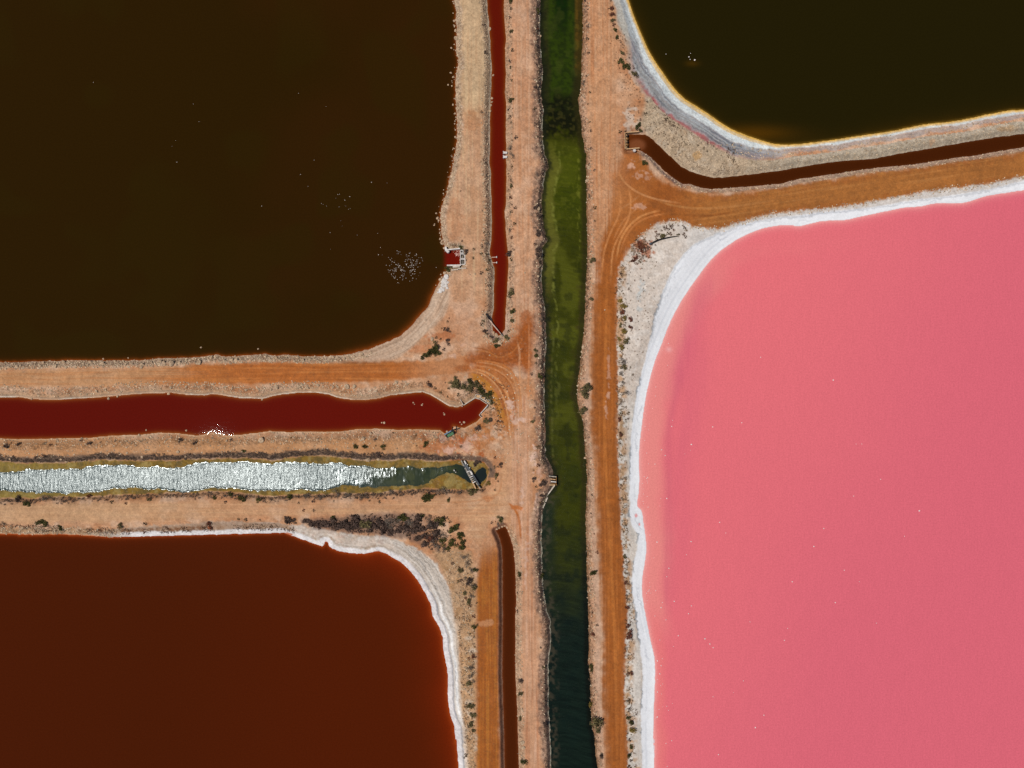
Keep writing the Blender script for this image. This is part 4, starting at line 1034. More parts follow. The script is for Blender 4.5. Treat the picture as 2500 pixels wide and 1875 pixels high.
bar_part(t, 'apron_edge', M_CONC, (1119, 657.6), (1139, 657.0), 0.22, 0.6, 1.42)
# outlet posts in the narrow ditch
for i, v in enumerate((627.8, 641.2)):
    t = empty('outlet_pipe', 1205, v)
    tagp(t, ('upper' if i == 0 else 'lower') + ' of two pale outlet pipes with flared ends in the red ditch', 'pipe', 'outlet pipes in the narrow red ditch')
    tube_part(t, 'pipe', M_DIRTW, [W(1200, v + .3, -0.05), W(1207, v + .2, 0.06), W(1211.6, v, 0.12)], 0.09)
    m = MB(); m.tube([W(1211.2, v, 0.10), W(1212.2, v, 0.13), W(1213.6, v, 0.13)], [0.10, 0.24, 0.26], 12)
    m.build('flange', M_WHITE, t, True)
# culvert blocks on the right bank of the ditch
for i, v in enumerate((374.8, 384.9)):
    t = empty('culvert_block', 1232, v)
    tagp(t, ('upper' if i == 0 else 'lower') + ' of two white concrete culvert blocks jutting into the red ditch', 'culvert', 'culvert blocks in the narrow red ditch')
    m = MB(); m.prism([P2(1228.6, v - 2.8), P2(1238.5, v - 2.4), P2(1238.5, v + 2.6), P2(1228.6, v + 3.0)], -0.4, 0.75, 0.05); m.build('block', M_WHITE, t)
    for q in (-2.6, 2.8):
        m = MB(); m.prism([P2(1228.0, v + q - .8), P2(1230.0, v + q - .8), P2(1230.0, v + q + .8), P2(1228.0, v + q + .8)], -0.3, 0.86, 0.03); m.build('lug', M_WHITE, t)
# fallen pole over the end of the red ditch
t = empty('fallen_pole', 1207, 795)
tagp(t, 'long pole lying across the end of the narrow red ditch, black at its upper end', 'pole')
tube_part(t, 'pole', M_DIRTW, [W(1194.5, 780.5, 1.12), W(1204, 793, 0.62), W(1226, 819, 0.75)], [0.13, 0.15, 0.12])
tube_part(t, 'sleeve', M_BLACK, [W(1187, 767, 1.50), W(1192, 775, 1.25), W(1197.5, 783, 1.02)], 0.17)
tube_part(t, 'end_cap', M_GREYT, [W(1223, 815.5, .74), W(1227.5, 821, .76)], 0.17)
# retaining wall at the red canal's end
t = empty('canal_headwall', 1160, 985)
tagp(t, 'pale timber headwall with open cells around the end of the red canal', 'wall')
bar_part(t, 'wall_panel', M_CONC, (1132.5, 989.0), (1159.5, 971.6), 0.20, -0.5, 0.75)
bar_part(t, 'wall_panel', M_CONC, (1124.5, 975.5), (1132.2, 989.0), 0.12, 0.1, 1.0)
bar_part(t, 'wall_panel', M_CONC, (1160.5, 972.0), (1172.0, 974.8), 0.13, -0.5, 0.6)
bar_part(t, 'wall_panel', M_CONC, (1172.6, 975.2), (1190.6, 987.2), 0.13, -0.5, 0.6)
bar_part(t, 'wall_panel', M_WHITE, (1191.4, 989.0), (1173.6, 1009.0), 0.17, -0.5, 0.75)
m = MB()
for a, b in (((1173.2, 1009.6), (1170.0, 1013.0)), ((1170.2, 1013.4), (1175.4, 1017.8))): m.bar(P2(*a), P2(*b), 0.14, -0.5, 0.70)
m.build('return_wall', M_CONC, t)
def cell(corners):
    m = MB()
    for i in range(4): m.bar(P2(*corners[i]), P2(*corners[(i + 1) % 4]), 0.13, 0.2, 1.30 + 0.004 * i, 0.02)
    o = m.build('cell_frame', M_CONC, t)
    c = [P2(*p) for p in corners]; g = sum(c, Vector((0, 0))) / 4
    m = MB(); m.prism([g + (p - g) * 0.8 for p in c], 0.2, 0.95); m.build('cell_floor', M_TIMBER, o)
cell([(1160.4, 970.0), (1163.0, 962.8), (1173.6, 964.8), (1171.2, 972.4)])
cell([(1173.2, 971.2), (1175.4, 965.6), (1185.2, 970.4), (1182.6, 975.6)])
cell([(1185.6, 979.8), (1190.8, 973.2), (1198.0, 979.0), (1195.6, 984.0)])
bar_part(t, 'post', M_WHITE, (1127.4, 991.5), (1129.6, 991.5), 0.2, -0.4, 0.6)
# green and blue intake box
t = empty('intake_box', 1098, 1056)
tagp(t, 'green steel intake box with blue edge beam and black cross bars by the red canal', 'box')
m = MB(); m.prism([P2(*p) for p in ((1092.0, 1060.8), (1107.0, 1052.6), (1110.2, 1058.4), (1095.2, 1067.0))], 0.3, 1.55, 0.04); m.build('lid', M_GREEN, t)
bar_part(t, 'edge_beam', M_BLUE, (1085.8, 1060.4), (1105.2, 1049.6), 0.28, -0.3, 1.62)
bar_part(t, 'side_plate', M_BLACK, (1088.2, 1062.0), (1093.6, 1068.0), 0.16, 0.2, 1.4)
m = MB(); m.tube([W(1107.0, 1041.5, 1.9), W(1106.2, 1050, 1.95)], 0.13); m.tube([W(1103.5, 1050.5, 1.98), W(1115.8, 1046.6, 1.9)], 0.14); m.tube([W(1107.4, 1049.5, 1.9), W(1110.4, 1058.0, 1.7)], 0.11)
m.tube([W(1107.0, 1049.6, 0.0), W(1107.0, 1049.6, 2.0)], 0.16)
m.build('cross_bar', M_BLACK, t, True)
# old footbridge at the end of the silver channel
t = empty('footbridge', 1150, 1158)
tagp(t, 'broken old timber footbridge lying over the end of the silver channel', 'bridge')
for k, ((a, b), mt, w, z) in enumerate((
    (((1126.5, 1123.5), (1133.0, 1137.0)), M_GREYT, .34, .85), (((1134.0, 1124.0), (1138.5, 1132.0)), M_WHITE, .30, .9),
    (((1133.0, 1131.0), (1147.0, 1150.5)), M_DARKT, .85, .7), (((1136.0, 1141.0), (1152.0, 1171.0)), M_GREYT, .42, .95),
    (((1152.0, 1171.5), (1162.0, 1192.0)), M_TIMBER, .30, 1.0), (((1148.5, 1149.0), (1153.5, 1157.5)), M_WHITE, .42, 1.05),
    (((1154.5, 1158.0), (1170.0, 1183.0)), M_DARKT, .40, .9), (((1163.0, 1178.0), (1173.5, 1191.5)), M_GREYT, .20, 1.0))):
    bar_part(t, 'beam', mt, a, b, w, 0.1 + 0.003 * k, z + 0.012 * k)
for k in range(7):
    q = k / 6; u = 1143 + 14 * q; v = 1150 + 26 * q
    bar_part(t, 'plank', M_GREYT if k % 3 else M_WHITE, (u - 3.2, v + 1.6), (u + 4.6, v - 2.0), 0.20, 0.4, 1.06 + 0.008 * (k % 3))
for (u, v, l) in ((1108.5, 1146.0, 4.5), (1113.0, 1151.0, 2.2), (1146.5, 1140.0, 3.0), (1141.5, 1132.5, 2.4)):
    bar_part(t, 'post', M_WHITE, (u, v), (u + l * .4, v + l * .7), 0.22, 0.0, 0.9)
# timber intake on the green channel
t = empty('timber_intake', 1348, 1170)
tagp(t, 'row of pale timber beams forming an intake on the green channel left bank', 'intake')
for k, (a, b, mt) in enumerate((((1338, 1160.5), (1357.5, 1162.5), M_GREYT), ((1338, 1166.8), (1355.5, 1169.2), M_TIMBER), ((1341, 1173.6), (1357, 1175.0), M_WHITE), ((1337, 1182.2), (1354.5, 1181.8), M_TIMBER), ((1345, 1178), (1357, 1179.2), M_RUST))):
    bar_part(t, 'beam', mt, a, b, 0.22, -0.4, 1.3 + 0.02 * k)
bar_part(t, 'sheet_wall', M_RUST, (1357.3, 1160.5), (1357.8, 1183.5), 0.14, -0.5, 1.1)
bar_part(t, 'sill_plank', M_CONC, (1354.0, 1184.0), (1338.0, 1206.0), 0.26, -0.3, 0.45)
bar_part(t, 'sill_plank', M_CONC, (1336.5, 1214.0), (1332.0, 1224.5), 0.26, -0.3, 0.40)
bar_part(t, 'sill_plank', M_CONC, (1331.0, 1227.0), (1325.5, 1240.0), 0.18, -0.3, 0.36)
# culvert head at the brown ditch
t = empty('culvert_headwall', 1530, 347)
tagp(t, 'timber edged culvert head with a row of rusty pipe mouths at the brown ditch', 'culvert')
bar_part(t, 'wing_wall', M_TIMBER, (1526.5, 327.8), (1556.8, 325.6), 0.24, -0.5, 1.35)
bar_part(t, 'wing_wall', M_TIMBER, (1526.5, 368.0), (1559.0, 365.2), 0.22, -0.5, 1.30)
bar_part(t, 'back_wall', M_TIMBER, (1523.6, 327.0), (1524.4, 368.0), 0.14, -0.5, 1.40)
bar_part(t, 'corner_post', M_TIMBER, (1522.4, 323.6), (1524.4, 323.2), 0.24, 0.6, 1.7)
bar_part(t, 'edge_plank', M_TIMBER, (1512, 344.0), (1523, 344.4), 0.12, 1.1, 1.42)
for k, v in enumerate((333.5, 341, 348.5, 355.5, 362.5)):
    m = MB(); m.tube([W(1525.6, v, 0.55), W(1533.0, v, 0.50)], 0.33, 14); p = m.build('pipe_mouth', M_RUST if k % 2 else M_BLACK, t, True)
    bar_part(p, 'rim', M_TIMBER, (1528.2, v - 2.4), (1528.8, v + 2.4), 0.12, 0.5, 0.99 + .005 * k)
tagp(t, None)
m = MB(); m.prism([P2(*p) for p in ((1542.6, 371.0), (1545.0, 369.4), (1549.0, 369.8), (1550.2, 373.4), (1548.0, 376.0), (1544.6, 375.4))], 1.0, 1.75, 0.12)
tagp(m.build('concrete_block', M_WHITE), 'small white concrete block just below the timber culvert head', 'block')
# black pipe on the crust
pp = [(1582.5, 599.5, .16), (1594, 594, .22), (1606, 588.6, .24), (1620, 585, .24), (1635, 582, .22), (1650.5, 579.8, .16)]
t = empty('black_pipe', 1615, 588)
tagp(t, 'long curved black plastic pipe lying on the pale crust near the road bend', 'pipe')
tube_part(t, 'pipe', M_BLACK, [W(u, v, hz(u, v) + z) for u, v, z in pp], [0.2, 0.22, 0.2, 0.18, 0.15, 0.10], 10)
tube_part(t, 'coupling', M_DARKT, [W(1583.0, 599.3, hz(1583, 599) + .18), W(1588.5, 596.8, hz(1588, 597) + .2)], 0.28, 12)

# ------------------------------------------------------------------ shrubs
def shrub_geo(seed, leaves=230, twig=False):
    """unit-radius low shrub: leaf clumps spread over several lobes, plus a few woody stems"""
    r = np.random.default_rng(seed)
    nl = int(r.integers(5, 9))
    ang = r.uniform(0, 6.283, nl); rad = r.uniform(0.15, 0.62, nl); rad[0] = 0.05
    lob = np.stack([np.cos(ang) * rad, np.sin(ang) * rad, r.uniform(0.22, 0.5, nl)], 1)
    lr = r.uniform(0.26, 0.48, nl); lr[0] = 0.5
    V_, F_, sh = [], [], []
    for i in range(leaves):
        k = int(r.integers(nl))
        d = r.normal(size=3); d[2] = abs(d[2]) * 0.9 + 0.05; d /= np.linalg.norm(d)
        q = 0.55 + 0.5 * r.random()
        c = lob[k] + d * lr[k] * q * np.array([1, 1, 0.8])
        c[2] = max(c[2], 0.03)
        nrm = d + r.normal(size=3) * 0.55; nrm /= np.linalg.norm(nrm)
        a = np.cross(nrm, r.normal(size=3)); a /= np.linalg.norm(a); b_ = np.cross(nrm, a)
        s = r.uniform(0.07, 0.15) * (0.7 if twig else 1.0); e = s * (0.35 if twig else r.uniform(0.5, 0.9))
        o = len(V_)
        V_ += [c - a * s, c + b_ * e, c + a * s, c - b_ * e]
        F_.append((o, o + 1, o + 2, o + 3))
        g = (0.55 + 0.75 * r.random()) * (0.75 + 0.4 * min(1.0, c[2] / 0.7)) if False else (0.6 + 0.8 * r.random())
        sh += [g] * 4
    me = mesh_np('foliage', np.array(V_), np.array(F_), LEAF['g'], False)
    sh = np.array(sh)[:, None] * np.ones((1, 3)); add_attr(me, 'shadevar', sh, 'C')
    mb = MB()
    for k in range(nl):
        mb.tube([(0.02 * k - .05, 0.01 * k, -0.08), tuple(lob[k] * np.array([.6, .6, .55])), tuple(lob[k] + np.array([0, 0, lr[k] * 0.5]))], [0.045, 0.03, 0.012], 4)
    ms = bpy.data.meshes.new('branch'); ms.from_pydata(mb.v, [], mb.f); ms.materials.append(M_STEM)
    return me, ms
SHRUBS = [shrub_geo(100 + i) for i in range(7)]
TWIGGY = [shrub_geo(200 + i, 260, True) for i in range(4)]
SMALL = [shrub_geo(300 + i, 70) for i in range(6)]
ONES = 'zeroth first second third fourth fifth sixth seventh eighth ninth tenth eleventh twelfth thirteenth fourteenth fifteenth sixteenth seventeenth eighteenth nineteenth'.split()
def ordinal(n):
    if n < 20: return ONES[n]
    t = {2: 'twent', 3: 'thirt', 4: 'fort', 5: 'fift', 6: 'sixt', 7: 'sevent', 8: 'eight', 9: 'ninet'}[n // 10]
    return t + 'ieth' if n % 10 == 0 else t + 'y-' + ONES[n % 10]
COLWORD = dict(g='dark green', o='olive grey', p='purple brown', r='rust red', y='ochre green', s='silver grey')
rs = random.Random(5)
def place_shrub(u, v, r, kind, label, group):
    z = hz(u, v) - 0.03
    big = r >= 7.5
    R = r * S * 1.3
    rz = rs.uniform(0, 6.28); sx = rs.uniform(0.88, 1.12); sz = R * rs.uniform(0.75, 1.05)
    if 'belt' in group: R *= 1.15
    me, ms = (rs.choice(TWIGGY) if kind == 's' else rs.choice(SHRUBS)) if r >= 4.5 else rs.choice(SMALL)
    def leafy(name, parent):
        o = link(name, me, parent)
        o.material_slots[0].link = 'OBJECT'; o.material_slots[0].material = LEAF[kind]
        return o
    if big:
        t = bpy.data.objects.new('shrub', None); COL.objects.link(t); t.empty_display_size = 0.3
        leafy('foliage', t); link('branch', ms, t)
    else:
        t = leafy('shrub', None)
    t.location = W(u, v, z); t.rotation_euler = (0, 0, rz); t.scale = (R * sx, R / sx, sz)
    tagp(t, label, 'shrub', group)
CL = []
def cluster(place, ax, spec):
    items = []
    for tok in spec.split():
        q = tok.split(','); items.append((float(q[0]), float(q[1]), float(q[2]), q[3] if len(q) > 3 else 'o'))
    CL.append((place, ax, items))
def whereabouts(k, n, ax):
    o = k + 1; side = 'top' if ax == 'v' else 'left'
    if o > n / 2 + 1: o = n - k; side = 'bottom' if ax == 'v' else 'right'
    return (ordinal(o) + ' from ' + side) if o > 1 else {'top': 'topmost', 'left': 'leftmost', 'bottom': 'lowest', 'right': 'rightmost'}[side]
LITTLE = []
def plant_all(most=298):
    cut = sorted((i[2] for c in CL for i in c[2]), reverse=True)[most]
    for place, ax, items in CL:
        LITTLE.extend(i for i in items if i[2] <= cut)
        items = sorted((i for i in items if i[2] > cut), key=lambda i: i[1] if ax == 'v' else i[0])
        n = len(items)
        for k, (u, v, r, kd) in enumerate(items):
            sz = 'small' if r < 7 else 'medium' if r < 9 else 'large'
            place_shrub(u, v, r, kd, f"{sz} {COLWORD[kd]} shrub {place}, {whereabouts(k, n, ax)}", 'shrubs ' + place)
cluster('on the right bank of the narrow red ditch', 'v', '1246,8,7,g 1248,28,5,g 1245,49,5,o 1248,82,6,o 1248,96,5,o 1251,129,5,p 1246,155,5,o 1247,170,4,p 1249,201,4.5,g 1248,249,8,g 1243,270,4,o 1247,290,5,p 1248,303,4,p 1250,347,4,p 1260,340,3,p 1246,364,9,s 1250,384,8,s 1250,411,5,p 1248,444,3,p 1249,459,6,o 1248,485,5,o 1258,511,5,o 1249,520,5,o 1256,549,4,p 1246,564,4,p 1250,583,5,p 1245,619,9.5,p 1249,634,5,p 1249,720,12,o 1249,762,8,g 1251,784,6,o')
cluster('around the end of the narrow red ditch', 'u', '1179,785,5,p 1184,810,6,p 1187,816,5,g 1236,823,8,o 1242,810,5,p 1210,833,8,o 1213,845,7,g 1226,839,5,p 1198,824,5,p 1176,792,4,g')
cluster('on the left bank of the narrow red ditch', 'v', '1180,28,4,o 1181,67,4,p 1185,134,4,p 1176,278,4,o 1186,342,4,o 1186,431,4,p 1190,569,4.5,g 1183,570,3,g 1186,596,6,s 1176,602,4,o 1175,622,5,o 1188,622,5,s 1193,638,5,g 1176,668,3.2,g 1190,660,4,o 1193,699,3,r')
cluster('around the white sluice', 'v', '1129,591,3,g 1128,605,8,g 1139,617,7,p 1139,637,5,g 1096,657,9,g 1157,611,2.4,g 1156,632,2.4,g 1126,470,2.6,g')
cluster('on the left bank of the green channel', 'v', '1302,3,4,r 1313,33,7,g 1310,75,5,p 1309,120,6,s 1309,219,6,p 1306,270,4,p 1306,308,5,p 1312,338,4,p 1309,365,5,p 1310,430,6,s 1307,510,6,p 1315,530,6,p 1312,575,9,p 1305,599,5,p 1310,612,6,p 1313,625,8,p 1310,690,5,p 1310,735,5,s 1318,780,6,s 1306,855,6,o 1309,868,6,g 1308,887,5,o 1317,918,8,g 1297,913,3,r 1305,995,5,o 1299,1030,6,o 1313,1090,5,p 1313,1134,5,p 1303,1146,5,p 1303,1168,6,p 1309,1186,4,g 1325,1178,10,p 1315,1195,7,s 1322,1207,6,p 1318,1225,5,p 1324,1240,5,p 1322,1405,7,g 1321,1440,5,o 1320,1576,3,g 1326,1624,5,p 1330,1680,5,o 1330,1760,8,p')
cluster('on the right bank of the green channel', 'v', '1429,6,5,o 1429,20,5,o 1433,70,5,p 1432,101,5,o 1435,136,4,p 1412,73,7,g 1430,192,5,o 1424,206,7,s 1438,231,4,p 1433,259,4,p 1438,303,4,o 1441,325,4,p 1441,367,4,r 1449,420,5,o 1451,510,5,o 1451,543,5,o 1446,638,9,o 1435,703,5,s 1443,733,6,o 1434,750,5,s 1432,948,17,o 1427,966,10,o 1424,1000,12,o 1428,1131,7,g 1443,1206,4,p 1449,1300,3,p 1456,1345,3,p 1447,1395,9,g 1446,1490,5,y 1457,1521,3,p 1447,1543,6,r 1444,1627,10,g 1442,1715,8,y 1455,1752,17,o 1458,1775,8,o 1465,1836,7,p')
cluster('at the lower right corner of the brown pond', 'u', '1056,858,13,g 1064,847,11,g 1042,867,9,g 1034,872,7,g 1070,864,8,g 1094,833,6,p 1095,807,6,p 1087,805,4,p 1080,803,3,p 1097,842,4,p 1067,825,3,p 1077,829,3,p 1085,854,5,r 1098,778,3,p 1094,786,3,p')
cluster('above the head of the red canal', 'u', '1106,938,10,o 1114,930,10,o 1121,941,12,o 1135,945,10,o 1148,929,9,g 1152,943,13,o 1165,938,10,o 1174,949,11,g 1181,960,12,o 1191,962,10,g 1196,973,9,o 1202,982,7,o 1164,954,9,s 1140,934,7,s 1097,948,5,p 1053,940,7,p 1047,934,4,p 1063,947,5,r 1089,934,4,p 1077,957,4,r 1083,963,5,p 1094,968,4,p 1120,964,4,p 1211,987,5,o')
cluster('below the head of the red canal', 'u', '1168,1045,9,p 1186,1027,7,o 1193,1026,7,o 1199,1024,6,p 1200,1000,4.5,g 1191,993,4,o 1215,1027,3,p 1222,1029,3,p 1227,1028,3,p')
cluster('on the levee above the silver channel', 'u', '24,1087,7,p 52,1083,6,p 113,1083,5,p 129,1086,5,p 200,1075,5,p 225,1082,6,p 250,1079,4,o 286,1077,4,p 445,1074,6,p 480,1079,6,p 567,1075,4,p 713,1069,5,p 598,1101,6,g 870,1089,7,g 894,1088,7,g 920,1087,4,g 938,1090,7,g 918,1073,4,p 960,1057,5,p 925,1111,8,p 960,1107,4,p 978,1112,8,s 1017,1063,5,p 1041,1083,8,g 1019,1087,3,p 1126,1089,4,p 1209,1116,3,o')
cluster('on the bank below the silver channel', 'u', '74,1229,10,g 45,1216,9,p 108,1215,11,s 122,1214,10,s 220,1210,6,r 263,1221,4,p 278,1224,4,o 314,1227,4,p 370,1218,6,o 527,1213,6,g 564,1206,7,g 555,1224,5,g 590,1215,7,g 599,1219,7,g 634,1220,7,g 646,1217,5,g 710,1212,8,g 750,1210,8,s 744,1208,6,s 768,1222,5,p 785,1213,10,s 732,1226,2.6,g 818,1221,4,g 823,1205,12,s 850,1207,10,s 888,1209,12,s 882,1216,7,s 904,1221,5,p 925,1216,4,g 928,1223,5,g 955,1199,9,s 978,1196,7,s 940,1203,5,p 962,1216,2.4,p 1038,1213,11,g 1048,1211,10,g 1056,1210,7,g 1080,1197,14,s 1095,1217,6,g 1120,1201,7,s 1152,1200,10,o 1160,1196,7,g')
cluster('around the old footbridge', 'v', '1223,1133,6,p 1217,1138,4,p 1209,1139,3,p 1212,1156,7,o 1211,1167,5,p 1216,1173,4,p 1209,1194,5,o 1185,1194,5,o 1160,1131,8,p 1171,1128,6,p 1195,1145,7,s 1192,1180,7,y')
cluster('on the road bank above the dark red pond', 'u', '15,1276,8,s 103,1274,8,g 118,1277,9,g 110,1271,6,g 150,1288,8,g 300,1280,8,o 745,1244,3.6,p 770,1244,3.6,p 818,1260,7,g 812,1263,4,g 639,1267,5,o 604,1266,4,o 587,1265,3,o 360,1276,5,r 515,1275,7,r 517,1287,6,r')
cluster('in the dense belt above the dark red pond', 'u', '702,1268,8,p 713,1270,9,p 722,1269,6,p 750,1270,8,p 760,1275,9,p 773,1274,10,p 788,1278,10,p 802,1277,10,p 816,1274,11,p 830,1278,11,p 845,1275,12,p 858,1281,12,p 872,1268,13,p 880,1284,11,p 892,1275,13,o 905,1270,12,p 915,1283,12,p 930,1270,13,p 940,1287,12,p 953,1279,14,s 966,1268,13,s 982,1261,10,g 992,1263,8,g 975,1291,10,p 990,1281,13,p 1004,1274,13,s 1012,1290,12,p 1020,1266,12,p 1026,1283,13,p 1030,1258,8,g 1022,1255,4,g 1050,1268,11,s 1059,1281,14,p 1070,1297,12,p 1077,1269,11,g 1086,1302,9,s 1025,1310,9,p 1042,1304,10,p 1050,1312,10,r 1060,1311,9,p 1040,1322,9,p 1062,1326,10,s 1074,1334,10,s 1086,1338,8,s 905,1290,8,p 955,1295,9,p')
cluster('at the right end of the shrub belt', 'u', '1096,1265,4,g 1100,1271,5,g 1110,1288,12,g 1124,1305,9,g 1131,1301,6,g 1083,1318,9,g 1106,1322,10,g 1131,1320,7,g 1128,1334,8,g 1094,1336,6,g 1073,1260,5,o')
cluster('on the sandy strip left of the orange lane', 'v', '1135,1355,10,s 1142,1370,10,s 1150,1385,9,s 1160,1386,7,g 1105,1372,4,o 1110,1374,4,o 1124,1389,8,o 1120,1416,5,g 1126,1413,4,g 1147,1414,10,p 1155,1425,9,s 1137,1408,6,s 1160,1430,8,o 1135,1443,6,o 1138,1455,5,g 1146,1462,8,o 1155,1452,8,s 1165,1467,5,g 1150,1474,5,o 1158,1500,4,g 1159,1524,7,g 1148,1543,3,p 1160,1574,5,g 1152,1588,4,g 1145,1601,5,r 1157,1597,6,r 1145,1625,9,s 1154,1620,8,s 1152,1640,10,s 1147,1660,9,o 1157,1655,6,s 1150,1715,10,o 1154,1738,9,o 1151,1760,8,o 1155,1778,6,o 1144,1768,5,r 1138,1840,5,r 1134,1848,3,p 1135,1720,3,p')
cluster('on the right bank of the lower brown ditch', 'v', '1221,1264,8,g 1210,1271,4,g 1201,1273,5,g 1216,1278,7,s 1226,1275,6,s 1267,1400,7,g 1270,1408,5,o 1264,1445,5,o 1264,1490,4,o 1272,1655,7,p 1270,1686,7,o 1270,1750,7,o 1270,1779,5,o 1276,1850,9,g')
cluster('between road and olive pond', 'v', '1489,8,4,r 1491,28,6,r 1494,42,7,r 1495,56,6,o 1497,66,5,r 1502,80,6,g 1505,100,6,g 1514,109,5,g 1516,135,6,o 1513,157,8,g 1522,166,9,g 1531,172,8,g 1546,172,5,g 1545,186,8,o 1534,146,4,r 1553,194,3,r 1578,254,5,y 1624,296,4,r 1622,299,3,r 1573,283,3.4,g 1561,297,4.5,g 1556,313,9,g 1562,320,6,g 1512,326,5,r 1511,354,5,r 1571,402,8,g 1640,312,4,s 1700,360,4,r 1714,368,4,p 1722,374,4,p')
cluster('on the pale crust around the black pipe', 'u', '1617,556,4,o 1621,561,4,o 1624,555,3,o 1631,552,4,o 1636,558,4,o 1638,553,3,o 1642,565,3,o 1629,563,4,o 1653,554,5,o 1664,554,5,p 1667,559,4,r 1671,565,5,r 1612,566,3.4,o 1598,569,4,o 1603,576,5,o 1598,580,3,o 1613,581,7,o 1619,577,6,o 1627,573,5,o 1633,574,5,p 1600,587,4,y 1597,601,5,y 1589,598,4,g 1666,575,4,p 1670,581,4,r 1652,577,3,p')
cluster('at the rust red patch inside the road bend', 'v', '1553,589,5,r 1556,597,6,r 1563,600,6,r 1569,606,6,r 1557,608,6,r 1562,615,6,r 1568,596,5,r 1575,600,5,y 1572,614,5,p 1548,633,6,r 1543,640,6,r 1551,646,5,p 1558,642,5,s 1580,607,4,y')
cluster('along the right edge of the orange road', 'v', '1513,667,4,o 1510,684,4,g 1515,672,5,y 1532,708,4,g 1514,735,7,y 1520,750,9,y 1517,765,8,r 1523,778,7,y 1537,783,7,r 1535,799,6,r 1520,810,8,y 1512,795,6,o 1526,833,9,o 1515,850,8,y 1510,828,6,y 1518,880,10,s 1520,897,8,o 1515,915,8,s 1519,935,7,s 1525,960,10,s 1514,985,5,o 1515,1007,5,r 1510,1025,6,r 1513,1060,6,r 1511,1080,5,y 1537,898,3.4,p 1542,915,4,r 1518,931,3,p 1532,1009,3.4,p 1532,1022,3,p 1512,1110,5,o 1514,1190,5,o 1517,1255,5,y 1517,1290,5,o 1523,1355,6,o 1527,1420,6,r 1528,1450,5,r 1530,1480,6,r 1534,1545,11,r 1530,1525,6,r 1538,1638,6,r 1530,1640,4,y 1533,1705,5,o 1535,1725,5,o 1530,1745,6,g 1540,1758,7,g 1540,1775,9,y 1534,1800,5,o 1538,1818,6,g 1533,1835,7,g 1538,1850,5,r 1533,1865,5,g')

plant_all()

# ------------------------------------------------------------------ rocks
def rock_mesh(seed, sub=1):
    import bmesh
    bm = bmesh.new(); bmesh.ops.create_icosphere(bm, subdivisions=sub, radius=1.0)
    o = Vector((seed * 3.7, seed * 1.3, seed * 2.1)); r = random.Random(seed)
    sx, sy, sz = r.uniform(.8, 1.2), r.uniform(.65, 1.0), r.uniform(.5, .8)
    for v in bm.verts:
        k = 1 + 0.38 * mnoise.noise(v.co * 1.3 + o) + 0.12 * mnoise.noise(v.co * 3.1 + o)
        v.co = Vector((v.co.x * sx, v.co.y * sy, v.co.z * sz)) * k
    me = bpy.data.meshes.new('rock'); bm.to_mesh(me); bm.free()
    me.materials.append(M_ROCK); return me
ROCKS = [rock_mesh(i + 1, 2) for i in range(6)]
def place_rock(name, u, v, r, label, cat, group, mat=None, z=None, flat=0.85):
    o = link(name, rs.choice(ROCKS))
    if mat: o.material_slots[0].link = 'OBJECT'; o.material_slots[0].material = mat
    R = r * S * (0.52 if name == 'salt_stone' else 1.0)
    zz = max(hz(u, v), -0.05) if z is None else z
    o.location = W(u, v, zz + R * 0.22)
    o.rotation_euler = (rs.uniform(-.25, .25), rs.uniform(-.25, .25), rs.uniform(0, 6.28))
    o.scale = (R, R, R * flat)
    tagp(o, label, cat, group); return o
def rocks(place, spec, mat=None, dry=True, what='pale limestone rock'):
    it = [[float(x) for x in tok.split(',')] for tok in spec.split()]
    if dry: it = [i for i in it if hz(i[0], i[1]) > -0.12]
    ax = 'v' if np.ptp([i[1] for i in it]) > np.ptp([i[0] for i in it]) else 'u'
    it.sort(key=lambda i: i[1] if ax == 'v' else i[0])
    for k, i in enumerate(it):
        place_rock('rock', i[0], i[1], i[2], f"{what} {place}, {whereabouts(k, len(it), ax)}", 'rock', 'rocks ' + place, mat)
rocks('in the shallows of the brown pond', '1109,51,3.4 1110,64,3.2 1112,75,3.4 1113,94,5.5 1102,117,2.4 1114,124,3.4 1101,178,3.4 1106,188,2.4 1094,207,2.4 1106,256,2.4 1117,266,4 1111,277,2.4 1114,286,2.8 1110,302,2 1112,317,2.4 1112,335,3.2 1107,362,2 1065,521,2.4 1068,533,3.6 1071,538,2.6 1060,550,2.4 1061,547,1.6 1074,560,2 1076,575,2 1075,583,3 1079,588,2.6 1080,595,4.6 1076,592,2.4 1084,606,2.4 1086,667,4.6 1079,678,2 1075,682,3.4 630,852,2.2 491,848,2.2 313,874,2 252,876,2', dry=False)
rocks('at the edge of the narrow red ditch', '1195,71,5 1191,42,2.6 1204,184,3.2 1201,240,3.4 1201,249,3 1199,257,2.6 1196,271,3.4 1205,813,3.4 1212,818,4.6 1224,822,5 1200,833,4 1219,838,4 1188,822,3.4 1178,430,4 1184,440,3', dry=False)
rocks('on the right bank of the green channel', '1422,181,3.4 1423,238,3.4 1437,412,5 1433,405,2.6 1424,849,5 1421,859,3.4 1424,842,2.6 1419,912,4 1418,924,2.6 1426,752,3 1434,442,4 1432,1085,3 1430,1075,3 1440,1300,3.6 1441,1440,3.4 1442,1450,4 1443,1290,3 1428,1118,3')
rocks('on the left bank of the green channel', '1314,513,4 1318,565,3 1313,676,3.6 1315,768,3 1327,853,2.6 1317,963,2.6 1321,1005,2.6 1321,1026,2.6 1318,222,2.6 1313,214,3 1320,88,2.6')
rocks('in the red canal', '1009,983,2.2 1012,987,1.8 1030,989,2.4 1032,986,1.8 1085,1012,2.4 1083,1008,1.6 938,1032,3.4 932,1032,2 265,973,3.4 287,967,3 357,1050,2.2 455,1051,2.8 640,975,2.4 78,974,3.2 412,961,3 1133,1031,3 1123,1031,2 1127,1036,2', dry=False)
